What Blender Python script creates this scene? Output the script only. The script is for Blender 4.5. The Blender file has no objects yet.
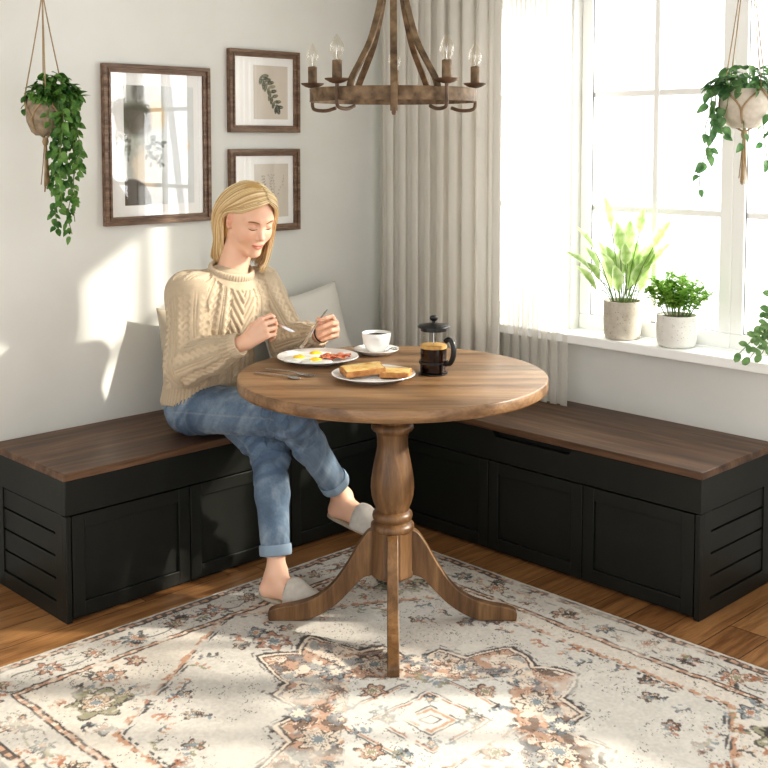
import bpy, bmesh, math, random
import numpy as np
from mathutils import Vector, Matrix, Euler
PI = math.pi
col = bpy.context.scene.collection

# ------------------------------------------------------------------ objects
def empty(name, loc, label=None, cat=None, group=None):
    o = bpy.data.objects.new(name, None); col.objects.link(o)
    o.location = loc; o.empty_display_size = .05
    tag(o, label, cat, group)
    return o
def tag(o, label=None, cat=None, group=None, kind=None):
    if label: o['label'] = label
    if cat: o['category'] = cat
    if group: o['group'] = group
    if kind: o['kind'] = kind
    return o
def copy_tree(o, parent=None):
    c = o.copy(); col.objects.link(c)
    if parent: c.parent = parent
    for ch in list(o.children): copy_tree(ch, c)
    return c
def wloc(o):
    v = Vector((0, 0, 0))
    while o is not None:
        v += o.location; o = o.parent
    return v

class MB:
    """collects geometry in world coordinates"""
    def __init__(s): s.v = []; s.f = []; s.c = None
    def add(s, vs, fs):
        n = len(s.v); s.v += [tuple(v) for v in vs]; s.f += [tuple(i + n for i in f) for f in fs]
        return s
    def box(s, lo, hi, M=None):
        vs = [Vector((x, y, z)) for z in (lo[2], hi[2]) for y in (lo[1], hi[1]) for x in (lo[0], hi[0])]
        if M is not None: vs = [M @ v for v in vs]
        return s.add(vs, [(0, 2, 3, 1), (4, 5, 7, 6), (0, 1, 5, 4), (2, 6, 7, 3), (0, 4, 6, 2), (1, 3, 7, 5)])
    def tube(s, pts, r, n=8, cap=True, flat=None):
        """swept tube; r number or list; flat=(axis, ratio) squashes cross-section"""
        pts = [Vector(p) for p in pts]; m = len(pts)
        if not hasattr(r, '__len__'): r = [r] * m
        vs = []; prev = None
        for i, p in enumerate(pts):
            t = (pts[min(i + 1, m - 1)] - pts[max(i - 1, 0)])
            if t.length < 1e-9: t = Vector((0, 0, 1))
            t.normalize()
            if prev is None:
                a = Vector((0, 0, 1)) if abs(t.z) < .9 else Vector((1, 0, 0))
                u = t.cross(a).normalized()
            else:
                u = (prev - t * prev.dot(t)); u.normalize()
            prev = u; w = t.cross(u)
            for k in range(n):
                a = 2 * PI * k / n
                vs.append(p + (u * math.cos(a) + w * math.sin(a)) * r[i])
        fs = [(i * n + k, i * n + (k + 1) % n, (i + 1) * n + (k + 1) % n, (i + 1) * n + k) for i in range(m - 1) for k in range(n)]
        if cap: fs += [tuple(range(n - 1, -1, -1)), tuple((m - 1) * n + k for k in range(n))]
        return s.add(vs, fs)
    def lathe(s, prof, c=(0, 0, 0), n=32, M=None, close=False):
        """prof: list of (r, z)"""
        vs = []; m = len(prof)
        for r, z in prof:
            for k in range(n):
                a = 2 * PI * k / n
                v = Vector((r * math.cos(a), r * math.sin(a), z))
                if M is not None: v = M @ v
                vs.append(v + Vector(c))
        fs = [(i * n + k, i * n + (k + 1) % n, (i + 1) * n + (k + 1) % n, (i + 1) * n + k) for i in range(m - 1) for k in range(n)]
        if close: fs += [((m - 1) * n + k, (m - 1) * n + (k + 1) % n, (k + 1) % n, k) for k in range(n)]
        else:
            if prof[0][0] > 1e-6: fs.append(tuple(range(n - 1, -1, -1)))
            if prof[-1][0] > 1e-6: fs.append(tuple((m - 1) * n + k for k in range(n)))
        return s.add(vs, fs)
    def prism(s, poly, a, b, fn):
        """poly list of 2D pts; fn(p, q, t) -> 3D ; extruded from t=a to t=b"""
        n = len(poly)
        vs = [fn(p[0], p[1], a) for p in poly] + [fn(p[0], p[1], b) for p in poly]
        fs = [tuple(range(n - 1, -1, -1)), tuple(range(n, 2 * n))] + [(i, (i + 1) % n, n + (i + 1) % n, n + i) for i in range(n)]
        return s.add(vs, fs)
    def build(s, name, mat, parent=None, smooth=False, bevel=0, loc=None, seg=2, sharp=40, sub=0, fix=True):
        org = wloc(parent) if parent is not None else Vector(loc if loc is not None else (0, 0, 0))
        if parent is not None and loc is not None: org = Vector(loc)
        me = bpy.data.meshes.new(name)
        me.from_pydata([(v[0] - org.x, v[1] - org.y, v[2] - org.z) for v in s.v], [], s.f)
        if fix:
            bm = bmesh.new(); bm.from_mesh(me)
            bmesh.ops.recalc_face_normals(bm, faces=bm.faces); bm.to_mesh(me); bm.free()
        if mat is not None: me.materials.append(mat)
        if smooth:
            me.shade_smooth()
            try: me.set_sharp_from_angle(angle=math.radians(sharp))
            except Exception: pass
        if s.c is not None:
            ca = me.color_attributes.new('Col', 'FLOAT_COLOR', 'POINT')
            ca.data.foreach_set('color', np.asarray(s.c, dtype=np.float32).ravel())
        o = bpy.data.objects.new(name, me); col.objects.link(o)
        if parent is not None:
            o.parent = parent
            o.location = org - wloc(parent)
        else: o.location = org
        if bevel:
            b = o.modifiers.new('b', 'BEVEL'); b.width = bevel; b.segments = seg; b.limit_method = 'ANGLE'; b.angle_limit = math.radians(35)
            b.harden_normals = False
            if not smooth: me.shade_smooth()
            try: me.set_sharp_from_angle(angle=math.radians(sharp))
            except Exception: pass
        if sub:
            b = o.modifiers.new('s', 'SUBSURF'); b.levels = sub; b.render_levels = sub
        return o

def np_mesh(name, V, F, mat, parent=None, loc=(0, 0, 0), color=None, smooth=True, attrs=None):
    """V (n,3) world, F (m,4) int quads"""
    org = np.array(wloc(parent)) if parent is not None else np.array(loc, float)
    me = bpy.data.meshes.new(name)
    V = np.asarray(V, dtype=np.float64) - org
    me.vertices.add(len(V)); me.vertices.foreach_set('co', V.astype(np.float32).ravel())
    k = F.shape[1]
    me.loops.add(F.size); me.loops.foreach_set('vertex_index', F.astype(np.int32).ravel())
    me.polygons.add(len(F)); me.polygons.foreach_set('loop_start', np.arange(0, F.size, k, dtype=np.int32))
    me.update(calc_edges=True)
    if smooth: me.shade_smooth()
    if color is not None:
        ca = me.color_attributes.new('Col', 'FLOAT_COLOR', 'POINT')
        c = np.ones((len(V), 4), np.float32); c[:, :3] = color
        ca.data.foreach_set('color', c.ravel())
    for an, av in (attrs or {}).items():
        at = me.attributes.new(an, 'FLOAT', 'POINT'); at.data.foreach_set('value', np.asarray(av, np.float32))
    me.materials.append(mat)
    o = bpy.data.objects.new(name, me); col.objects.link(o)
    if parent is not None: o.parent = parent
    else: o.location = org
    return o

# ------------------------------------------------------------------ materials
def lin(c):
    return tuple(((x / 255) / 12.92 if x / 255 <= .04045 else (((x / 255) + .055) / 1.055) ** 2.4) for x in c)
def newmat(name):
    m = bpy.data.materials.new(name); m.use_nodes = True
    nt = m.node_tree; nt.nodes.clear()
    out = nt.nodes.new('ShaderNodeOutputMaterial')
    return m, nt, out
def N(nt, t, **kw):
    n = nt.nodes.new(t)
    for k, v in kw.items():
        if k in n.inputs: n.inputs[k].default_value = v
        else: setattr(n, k, v)
    return n
def c4(c): return (*lin(c), 1)
def ramp(nt, stops, fac):
    r = nt.nodes.new('ShaderNodeValToRGB'); e = r.color_ramp.elements
    while len(e) > 1: e.remove(e[-1])
    e[0].position = stops[0][0]; e[0].color = c4(stops[0][1])
    for p, c in stops[1:]:
        x = e.new(p); x.color = c4(c)
    nt.links.new(fac, r.inputs[0]); return r.outputs[0]
def coords(nt, scale=(1, 1, 1), rot=(0, 0, 0), loc=(0, 0, 0), src='Object'):
    tc = nt.nodes.new('ShaderNodeTexCoord'); mp = nt.nodes.new('ShaderNodeMapping')
    mp.inputs['Scale'].default_value = scale; mp.inputs['Rotation'].default_value = rot; mp.inputs['Location'].default_value = loc
    nt.links.new(tc.outputs[src], mp.inputs[0]); return mp.outputs[0]
def noise(nt, vec, scale=5, detail=4, rough=.5, dist=0):
    n = N(nt, 'ShaderNodeTexNoise'); n.inputs['Scale'].default_value = scale; n.inputs['Detail'].default_value = detail
    n.inputs['Roughness'].default_value = rough; n.inputs['Distortion'].default_value = dist
    nt.links.new(vec, n.inputs['Vector']); return n.outputs[0]
def mixc(nt, a, b, fac, mode='MIX'):
    m = nt.nodes.new('ShaderNodeMix'); m.data_type = 'RGBA'; m.blend_type = mode
    for sock, v in ((m.inputs[0], fac), (m.inputs[6], a), (m.inputs[7], b)):
        if isinstance(v, bpy.types.NodeSocket): nt.links.new(v, sock)
        elif isinstance(v, (int, float)): sock.default_value = v
        else: sock.default_value = c4(v)
    return m.outputs[2]
def bumpn(nt, h, strength=.3, dist=.002):
    b = nt.nodes.new('ShaderNodeBump'); b.inputs['Strength'].default_value = strength; b.inputs['Distance'].default_value = dist
    nt.links.new(h, b.inputs['Height']); return b.outputs[0]
def princ(nt, out, base, rough=.5, bump=None, **kw):
    p = nt.nodes.new('ShaderNodeBsdfPrincipled')
    if isinstance(base, bpy.types.NodeSocket): nt.links.new(base, p.inputs['Base Color'])
    else: p.inputs['Base Color'].default_value = c4(base)
    if isinstance(rough, bpy.types.NodeSocket): nt.links.new(rough, p.inputs['Roughness'])
    else: p.inputs['Roughness'].default_value = rough
    for k, v in kw.items(): p.inputs[k.replace('_', ' ')].default_value = v
    if bump is not None: nt.links.new(bump, p.inputs['Normal'])
    nt.links.new(p.outputs[0], out.inputs[0]); return p
def simple(name, c, rough=.5, var=None, vscale=8, bump=0, bscale=60, bd=.001, detail=4, **kw):
    m, nt, out = newmat(name)
    base = c; bp = None
    v = coords(nt)
    if var is not None:
        f = noise(nt, v, vscale, detail)
        base = ramp(nt, [(.3, c), (.7, var)], f)
    if bump: bp = bumpn(nt, noise(nt, v, bscale, 5), bump, bd)
    princ(nt, out, base, rough, bp, **kw); return m
def wood(name, dark, mid, light, rot=0, sc=1.0, rough=.45, grain=(1.6, 22, 22), knots=.5, bump=.15):
    m, nt, out = newmat(name)
    g = coords(nt, (grain[0] * sc, grain[1] * sc, grain[2] * sc), (0, 0, rot) if not isinstance(rot, tuple) else rot)
    # mapping is scale-then-rotate, so rotate first in its own node
    tc = nt.nodes.new('ShaderNodeTexCoord'); r1 = nt.nodes.new('ShaderNodeMapping'); s1 = nt.nodes.new('ShaderNodeMapping')
    r1.inputs['Rotation'].default_value = (0, 0, rot) if not isinstance(rot, tuple) else rot
    s1.inputs['Scale'].default_value = (grain[0] * sc, grain[1] * sc, grain[2] * sc)
    nt.links.new(tc.outputs['Object'], r1.inputs[0]); nt.links.new(r1.outputs[0], s1.inputs[0]); g = s1.outputs[0]
    big = noise(nt, g, 1.0, 5, .6, knots)
    fine = noise(nt, g, 5.5, 6, .7, .2)
    cb = ramp(nt, [(.3, dark), (.48, mid), (.68, light)], big)
    cf = ramp(nt, [(.35, (150, 140, 130)), (.6, (255, 255, 255))], fine)
    base = mixc(nt, cb, cf, .42, 'MULTIPLY')
    princ(nt, out, base, rough, bumpn(nt, fine, bump, .001)); return m
def glassy(name, tint=(255, 255, 255), rough=.02, ior=1.5, minf=.04, gloss=(255, 255, 255)):
    m, nt, out = newmat(name)
    t = N(nt, 'ShaderNodeBsdfTransparent'); t.inputs[0].default_value = c4(tint)
    g = N(nt, 'ShaderNodeBsdfAnisotropic' if False else 'ShaderNodeBsdfGlossy'); g.inputs['Roughness'].default_value = rough; g.inputs[0].default_value = c4(gloss)
    fr = N(nt, 'ShaderNodeLayerWeight'); fr.inputs[0].default_value = .5
    pw = N(nt, 'ShaderNodeMath', operation='POWER'); pw.inputs[1].default_value = 4.5; nt.links.new(fr.outputs['Facing'], pw.inputs[0]); ml = N(nt, 'ShaderNodeMath', operation='MULTIPLY'); ml.inputs[1].default_value = (ior - 1) * 1.9; nt.links.new(pw.outputs[0], ml.inputs[0])
    mx = N(nt, 'ShaderNodeMixShader'); ad = N(nt, 'ShaderNodeMath', operation='ADD'); ad.inputs[1].default_value = minf; ad.use_clamp = True
    nt.links.new(ml.outputs[0], ad.inputs[0]); nt.links.new(ad.outputs[0], mx.inputs[0])
    nt.links.new(t.outputs[0], mx.inputs[1]); nt.links.new(g.outputs[0], mx.inputs[2]); nt.links.new(mx.outputs[0], out.inputs[0]); return m
def cloth(name, c, c2=None, trans=.3, transp=0, weave=900, rough=.9):
    m, nt, out = newmat(name)
    v = coords(nt)
    base = mixc(nt, c, c2 or c, noise(nt, v, 6, 4))
    d = N(nt, 'ShaderNodeBsdfDiffuse'); nt.links.new(base, d.inputs[0])
    nt.links.new(bumpn(nt, noise(nt, v, weave, 2), .2, .0005), d.inputs['Normal'])
    t = N(nt, 'ShaderNodeBsdfTranslucent'); nt.links.new(base, t.inputs[0])
    mx = N(nt, 'ShaderNodeMixShader'); mx.inputs[0].default_value = trans
    nt.links.new(d.outputs[0], mx.inputs[1]); nt.links.new(t.outputs[0], mx.inputs[2]); last = mx.outputs[0]
    if transp:
        tr = N(nt, 'ShaderNodeBsdfTransparent'); m2 = N(nt, 'ShaderNodeMixShader'); m2.inputs[0].default_value = transp
        nt.links.new(last, m2.inputs[1]); nt.links.new(tr.outputs[0], m2.inputs[2]); last = m2.outputs[0]
    nt.links.new(last, out.inputs[0]); return m
def leafmat(name, c, c2, edge=None, trans=.35, rough=.45):
    m, nt, out = newmat(name)
    v = coords(nt)
    base = ramp(nt, [(.35, c), (.65, c2)], noise(nt, v, 25, 3))
    if edge:
        at = N(nt, 'ShaderNodeAttribute'); at.attribute_name = 'Col'
        sp = N(nt, 'ShaderNodeSeparateColor'); nt.links.new(at.outputs[0], sp.inputs[0])
        base = mixc(nt, base, edge, sp.outputs[0])
    p = princ(nt, out, base, rough)
    t = N(nt, 'ShaderNodeBsdfTranslucent'); nt.links.new(base, t.inputs[0])
    mx = N(nt, 'ShaderNodeMixShader'); mx.inputs[0].default_value = trans
    nt.links.new(p.outputs[0], mx.inputs[1]); nt.links.new(t.outputs[0], mx.inputs[2]); nt.links.new(mx.outputs[0], out.inputs[0]); return m
def vcol(name, rough=.8, bump=0, bscale=400, bd=.001, gray=None, **kw):
    m, nt, out = newmat(name)
    at = N(nt, 'ShaderNodeAttribute'); at.attribute_name = 'Col'
    bp = None
    if bump: bp = bumpn(nt, noise(nt, coords(nt), bscale, 3), bump, bd)
    princ(nt, out, at.outputs[0], rough, bp, **kw); return m

# ------------------------------------------------------------------ numeric noise
def _hash(i, j, s):
    n = (i * 374761393 + j * 668265263 + s * 2147483647 + 1013904223) & 0xffffffff
    n = ((n ^ (n >> 13)) * 1274126177) & 0xffffffff
    n = n ^ (n >> 16)
    return (n & 0xffff) / 65535.0
def vnoise(x, y, s=0):
    x = np.asarray(x, float); y = np.asarray(y, float)
    i = np.floor(x).astype(np.int64); j = np.floor(y).astype(np.int64); fx = x - i; fy = y - j
    fx = fx * fx * (3 - 2 * fx); fy = fy * fy * (3 - 2 * fy)
    a = _hash(i, j, s); b = _hash(i + 1, j, s); c = _hash(i, j + 1, s); d = _hash(i + 1, j + 1, s)
    return a + (b - a) * fx + (c - a) * fy + (a - b - c + d) * fx * fy
def fbm(x, y, s=0, o=4):
    t = 0; a = .5
    for k in range(o): t = t + a * vnoise(x * 2 ** k, y * 2 ** k, s + k * 17); a *= .5
    return t / (1 - .5 ** o)
def bez(pts, n=20):
    """Catmull-Rom through points"""
    P = [np.array(p, float) for p in pts]; P = [2 * P[0] - P[1]] + P + [2 * P[-1] - P[-2]]
    out = []
    for i in range(1, len(P) - 2):
        for k in range(n):
            t = k / n
            out.append(.5 * ((2 * P[i]) + (-P[i - 1] + P[i + 1]) * t + (2 * P[i - 1] - 5 * P[i] + 4 * P[i + 1] - P[i + 2]) * t * t + (-P[i - 1] + 3 * P[i] - 3 * P[i + 1] + P[i + 2]) * t ** 3))
    out.append(P[-2]); return [tuple(x) for x in out]
# ================================================================== ROOM
M = {}
M['wall'] = simple('wall_paint', (229, 230, 226), .9, (223, 224, 219), 3, .15, 220, .0006)
M['white'] = simple('white_lacquer', (249, 250, 248), .35, (245, 246, 244), 2)
M['black'] = simple('black_paint', (29, 31, 28), .42, (35, 37, 33), 5, .08, 160, .0008, Specular_IOR_Level=.35)
M['walnut'] = wood('walnut_top', (66, 46, 33), (98, 72, 53), (128, 100, 76), 0, 1.0, .42)
M['walnut_y'] = wood('walnut_top_cross', (66, 46, 33), (98, 72, 53), (128, 100, 76), PI / 2, 1.0, .42)

def mat_floor():
    m, nt, out = newmat('oak_floorboards')
    v = coords(nt)
    br = N(nt, 'ShaderNodeTexBrick'); nt.links.new(v, br.inputs['Vector'])
    br.offset = .37; br.offset_frequency = 2
    for k, x in (('Scale', 1), ('Brick Width', 1.15), ('Row Height', .125), ('Mortar Size', .0016), ('Mortar Smooth', .2), ('Bias', 0)): br.inputs[k].default_value = x
    br.inputs['Color1'].default_value = c4((186, 144, 98)); br.inputs['Color2'].default_value = c4((154, 114, 74)); br.inputs['Mortar'].default_value = c4((60, 40, 26))
    tc = nt.nodes.new('ShaderNodeTexCoord'); s1 = nt.nodes.new('ShaderNodeMapping'); s1.inputs['Scale'].default_value = (2, 24, 1)
    ad = N(nt, 'ShaderNodeMixRGB', blend_type='ADD'); ad.inputs[0].default_value = 1
    nt.links.new(tc.outputs['Object'], s1.inputs[0])
    # every plank gets its own slice of grain
    sc = N(nt, 'ShaderNodeVectorMath', operation='SCALE'); nt.links.new(br.outputs['Color'], sc.inputs[0]); sc.inputs['Scale'].default_value = 40
    nt.links.new(s1.outputs[0], ad.inputs[1]); nt.links.new(sc.outputs[0], ad.inputs[2])
    g = noise(nt, ad.outputs[0], 1.2, 6, .65, .9)
    f = noise(nt, ad.outputs[0], 6, 5, .7, .2)
    c = mixc(nt, br.outputs['Color'], ramp(nt, [(.3, (150, 120, 95)), (.55, (255, 250, 245))], g), .8, 'MULTIPLY')
    c = mixc(nt, c, ramp(nt, [(.35, (170, 155, 140)), (.6, (255, 255, 255))], f), .4, 'MULTIPLY')
    princ(nt, out, c, .38, bumpn(nt, br.outputs['Fac'], -.3, .001)); return m

XL, YB = -5.2, -5.6         # how far the room reaches to the left and to the back
ZC = 2.6
MB().box((XL, YB, -.1), (.16, .16, 0)).build('floor', mat_floor(), loc=(0, 0, 0))['kind'] = 'structure'
MB().box((XL, YB, ZC), (.16, .16, ZC + .1)).build('ceiling', M['wall'], loc=(0, 0, ZC))['kind'] = 'structure'
MB().box((XL, 0, 0), (.16, .16, ZC)).build('wall_left', M['wall'], loc=(0, 0, 0))['kind'] = 'structure'
WZ0, WZ1 = .70, 2.02
w = MB()
w.box((0, YB, 0), (.16, 0, WZ0)); w.box((0, YB, WZ1), (.16, 0, ZC))
w.box((0, -.52, WZ0), (.16, 0, WZ1)); w.box((0, YB, WZ0), (.16, -4.3, WZ1))
w.box((0, -.970, WZ0), (.16, -.940, WZ1))
w.build('wall_window', M['wall'], loc=(0, 0, 0))['kind'] = 'structure'
# solid rear wall with a wide opening towards the next room
w = MB()
w.box((XL - .1, YB - .1, 0), (-3.9, YB, ZC)); w.box((-3.9, YB - .1, 2.3), (-.9, YB, ZC)); w.box((-.9, YB - .1, 0), (.16, YB, ZC))
w.build('wall_rear', M['wall'], loc=(0, YB, 0))['kind'] = 'structure'

glass_pane = glassy('window_glass', ior=1.3, minf=0.01)
M['seal'] = simple('dark_seal', (90, 92, 92), .6)
def window(i, y0, y1):
    """y0 > y1 ; frame from y0 to y1, with a 2-column, 3-row glazing grid"""
    r = empty('window_%d' % i, (.085, (y0 + y1) / 2, .735)); r['kind'] = 'structure'
    x0, x1 = .05, .115; z0, z1 = .735, WZ1
    f = MB(); t = .045
    f.box((x0, y1, z0), (x1, y0, z0 + t + .01)); f.box((x0, y1, z1 - t), (x1, y0, z1))
    f.box((x0, y0 - t, z0 + t + .01), (x1, y0, z1 - t)); f.box((x0, y1, z0 + t + .01), (x1, y1 + t, z1 - t))
    fo = f.build('window_frame', M['white'], r, bevel=.004)
    g = MB(); g.box((.078, y1 + t, z0 + t), (.082, y0 - t, z1 - t)); g.build('window_pane', glass_pane, r)
    s = MB(); e = .0025
    for a, b in (((.060, y0 - t - e, z0 + t), (.064, y0 - t, z1 - t)), ((.060, y1 + t, z0 + t + .01), (.064, y1 + t + e, z1 - t)),
                 ((.060, y1 + t, z0 + t + .01), (.064, y0 - t, z0 + t + .01 + e)), ((.060, y1 + t, z1 - t - e), (.064, y0 - t, z1 - t))): s.box(a, b)
    s.build('glazing_seal', M['seal'], r)
    m = MB(); yc = (y0 + y1) / 2; h = .011
    m.box((.066, yc - h, z0 + t), (.094, yc + h, z1 - t))
    for z in (1.195, 1.618): m.box((.068, y1 + t, z - h), (.092, y0 - t, z + h))
    m.build('glazing_bar', M['white'], r, bevel=.002)
    return r
window(1, -.52, -.940)
ys = [-.970, -1.595, -2.205, -2.90, -3.60, -4.30]
for k in range(5): window(k + 2, ys[k], ys[k + 1])
#hw = MB(); hw.box((.03, -1.612, 1.30), (.05, -1.592, 1.42)); hw.tube([(.03, -1.602, 1.36), (.005, -1.602, 1.36), (.005, -1.602, 1.25)], .007, 8)
# lever handle on the sash
sill = MB(); sill.box((-.095, -4.33, .700), (.055, -.44, .735))
sill.build('trim_1', M['white'], loc=(0, -2.4, .70), bevel=.004)['kind'] = 'structure'

# ------------------------------------------------------------------ curtains
def folds(x0, ya, yb, z0, z1, nf, amp, seed, flare=.0, ny=None, lean=0.0):
    rnd = random.Random(seed); ny = ny or nf * 14; nz = 24
    ph = [rnd.uniform(-.5, .5) for _ in range(nf + 2)]; am = [rnd.uniform(.65, 1.25) for _ in range(nf + 2)]
    V = []; 
    for j in range(nz + 1):
        v = j / nz; z = z0 + (z1 - z0) * v
        for i in range(ny + 1):
            u = i / ny; q = u * nf; k = int(q); a = am[k] * (1 - (q - k)) + am[k + 1] * (q - k)
            p = ph[k] * (1 - (q - k)) + ph[k + 1] * (q - k)
            w_ = math.sin(2 * PI * q + p * 1.3 + .12 * math.sin(3 * v + k))
            w_ = math.copysign(abs(w_) ** .7, w_)
            y = ya + (yb - ya) * u + .010 * math.sin(4 * PI * q + p) + flare * (1 - v) * (u - .5)
            V.append((x0 + amp * a * w_ * (1 - .25 * v) + lean * (1 - v), y, z))
    F = [(j * (ny + 1) + i, j * (ny + 1) + i + 1, (j + 1) * (ny + 1) + i + 1, (j + 1) * (ny + 1) + i) for j in range(nz) for i in range(ny)]
    return MB().add(V, F)
M['curtain'] = cloth('curtain_linen', (224, 221, 213), (216, 212, 204), .10, 0)
M['sheer'] = cloth('sheer_voile', (250, 249, 245), (246, 245, 240), .7, .16)
c = folds(-.125, -.075, -.73, .464, 2.5, 9, .020, 4).build('curtain', M['curtain'], smooth=True, loc=(-.125, -.35, .464), fix=False, sharp=180)
tag(c, 'heavy beige pleated linen curtain hanging in the corner behind the coffee press', 'curtain')
c = folds(-.088, -.70, -1.02, .464, 2.5, 7, .010, 9).build('sheer_curtain', M['sheer'], smooth=True, loc=(-.088, -.8, .464), fix=False, sharp=180)
tag(c, 'thin white translucent sheer curtain drawn back beside the window', 'curtain')
rod = empty('curtain_rod', (-.06, -.5, 2.5), 'white curtain rod above the linen and sheer curtains', 'curtain rod')
MB().tube([(-.12, -.02, 2.51), (-.12, -1.25, 2.51)], .012, 12).build('pole', M['white'], rod, True)
for y in (-.08, -1.15): MB().box((-.12, y - .01, 2.50), (.0, y + .01, 2.52)).build('bracket', M['white'], rod)

# ------------------------------------------------------------------ benches
BH = .46
def frame_door(ax, u0, u1, z0, z1, face, t=.018, st=.042, rec=.009):
    """shaker door; ax 0: face plane y=face (front towards -y), spans x ; ax 1: plane x=face, spans y"""
    d = MB()
    def bx(a0, a1, b0, b1, f0, f1):
        lo = (a0, face - f1, b0) if ax == 0 else (face - f1, a0, b0)
        hi = (a1, face - f0, b1) if ax == 0 else (face - f0, a1, b1)
        d.box(lo, hi)
    bx(u0, u0 + st, z0, z1, 0, t); bx(u1 - st, u1, z0, z1, 0, t)
    bx(u0 + st, u1 - st, z0, z0 + st, 0, t); bx(u0 + st, u1 - st, z1 - st, z1, 0, t)
    bx(u0 + st, u1 - st, z0 + st, z1 - st, 0, t - rec)
    return d
def bench_left():
    r = empty('storage_bench', (-1.15, -.24, 0), 'black storage bench with walnut seat against the picture wall, the woman sitting on it', 'bench')
    x0, x1, yf = -1.84, -.475, -.464
    MB().box((x0 + .018, yf + .002, .0), (x1, -.002, .435)).build('carcass', M['black'], r)
    MB().box((x0 - .004, yf - .022, .4355), (x1 - .002, -.001, BH)).build('seat_top', M['walnut'], r, bevel=.003)
    MB().box((x0, yf - .02, .33), (x1 - .003, yf + .002, .435)).build('lift_panel', M['black'], r, bevel=.002)
    MB().box((x0, yf - .02, .0), (x0 + .018, yf + .001, .3275)).build('corner_post', M['black'], r, bevel=.002)
    e = [(-1.818, -1.396), (-1.392, -.97), (-.966, -.50)]
    for a, b in e: frame_door(0, a, b, .012, .325, yf).build('door', M['black'], r, bevel=.0015)
    p = MB(); xe = x0 + .018
    p.box((x0, yf, .33), (xe, -.002, .435)); p.box((x0, yf, .0), (xe, yf + .045, .33)); p.box((x0, -.075, .0), (xe, -.002, .33)) ; p.box((x0, yf + .045, .0), (xe, -.075, .05))
    zz = [.055, .125, .195, .265, .332]
    for k in range(4): p.box((x0 + .004, yf + .045, zz[k]), (xe, -.075, zz[k + 1] - .006))
    p.build('end_panel', M['black'], r, bevel=.001)
    return r
def bench_right():
    r = empty('storage_bench', (-.24, -.9, 0), 'black storage bench with walnut seat and slot handle standing under the window', 'bench')
    y0, y1, xf = -1.797, -.003, -.453
    MB().box((xf + .002, y0 + .018, .0), (-.002, y1, .435)).build('carcass', M['black'], r)
    MB().box((xf - .022, y0 - .004, .4355), (-.001, y1, BH)).build('seat_top', M['walnut_y'], r, bevel=.003)
    # lift panel with a slot handle cut out of its top edge
    poly = [(y0, .33), (-.487, .33), (-.487, .435), (-.985, .435), (-1.0, .415), (-1.31, .415), (-1.325, .435), (y0, .435)]
    MB().prism(poly, xf - .02, xf + .002, lambda a, b, t: (t, a, b)).build('lift_panel', M['black'], r, bevel=.0015)
    MB().box((xf - .02, y0, .0), (xf + .001, y0 + .018, .3275)).build('corner_post', M['black'], r, bevel=.002)
    for a, b in [(-1.775, -1.370), (-1.366, -.968), (-.964, -.51)]: frame_door(1, a, b, .012, .325, xf).build('door', M['black'], r, bevel=.0015)
    p = MB(); ye = y0 + .018
    p.box((xf, y0, .33), (-.002, ye, .435)); p.box((xf, y0, .0), (xf + .045, ye, .33)); p.box((-.075, y0, .0), (-.002, ye, .33)); p.box((xf + .045, y0, .0), (-.075, ye, .05))
    zz = [.055, .125, .195, .265, .332]
    for k in range(4): p.box((xf + .045, y0 + .004, zz[k]), (-.075, ye, zz[k + 1] - .006))
    p.build('end_panel', M['black'], r, bevel=.001)
    return r
bench_left(); bench_right()
yaw0 = .795872
# ================================================================== TABLE AND BREAKFAST
TC = Vector((-1.13, -1.15, 0)); TZ = .758
GR = -math.radians(45.6)       # grain runs across the view
M['oak'] = wood('oak_table_top', (102, 76, 51), (136, 105, 74), (162, 130, 95), PI/4, 1.0, .36, (1.3, 20, 20), .6, .1)
M['oak_v'] = wood('oak_turned', (80, 57, 36), (112, 83, 54), (140, 108, 74), (0, PI / 2, 0), 1.3, .40, (1.5, 16, 16), .6, .15)
t = empty('dining_table', (TC.x, TC.y, 0), 'round brown oak pedestal table with four curved legs, laid for breakfast', 'table')
R = .458
prof = [(0, TZ - .036), (R - .006, TZ - .036), (R - .001, TZ - .033), (R, TZ - .028), (R, TZ - .004), (R - .0015, TZ - .001), (R - .004, TZ), (0, TZ)]
MB().lathe(prof, TC, 128).build('tabletop', M['oak'], t, True, sharp=50)
MB().lathe([(0, .7222), (.12, .7222), (.125, .716), (.118, .704), (0, .704)], TC, 48).build('mounting_plate', M['oak_v'], t, True)
k = [(0, .706), (.062, .706), (.063, .690), (.061, .650), (.056, .628), (.0525, .618), (.052, .614), (.058, .611), (.0635, .604), (.0635, .595), (.058, .588), (.0505, .584), (.0475, .572), (.046, .556), (.0465, .540), (.049, .524),
     (.054, .500), (.0600, .468), (.0640, .440), (.0650, .415), (.0625, .390), (.0565, .368), (.050, .353), (.049, .348), (.054, .345), (.059, .339), (.0605, .331),
     (.059, .323), (.054, .319), (.053, .315), (.058, .312), (.0645, .305), (.0655, .295), (.062, .287), (.055, .284), (0, .284)]
MB().lathe(k, TC, 56).build('turned_column', M['oak_v'], t, True, sharp=60)
h = [(0, .292), (.060, .292), (.064, .288), (.064, .165), (.066, .160), (.066, .152), (.058, .144), (.02, .142), (0, .142)]
MB().lathe(h, TC, 8, Matrix.Rotation(PI / 8, 4, 'Z')).build('hub_block', M['oak_v'], t, bevel=.003)
up_ = bez([(.055, .292), (.078, .278), (.104, .240), (.138, .180), (.180, .122), (.23, .082), (.285, .062), (.345, .050), (.372, .036), (.372, .0102)], 6)
lo_ = bez([(.340, .0102), (.30, .0104), (.26, .012), (.215, .030), (.165, .064), (.118, .112), (.088, .142), (.055, .152)], 6)
leg = MB().prism([(a, b) for a, b in up_ + lo_], -.0165, .0165, lambda r_, z, s_: (r_, s_, z))
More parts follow.
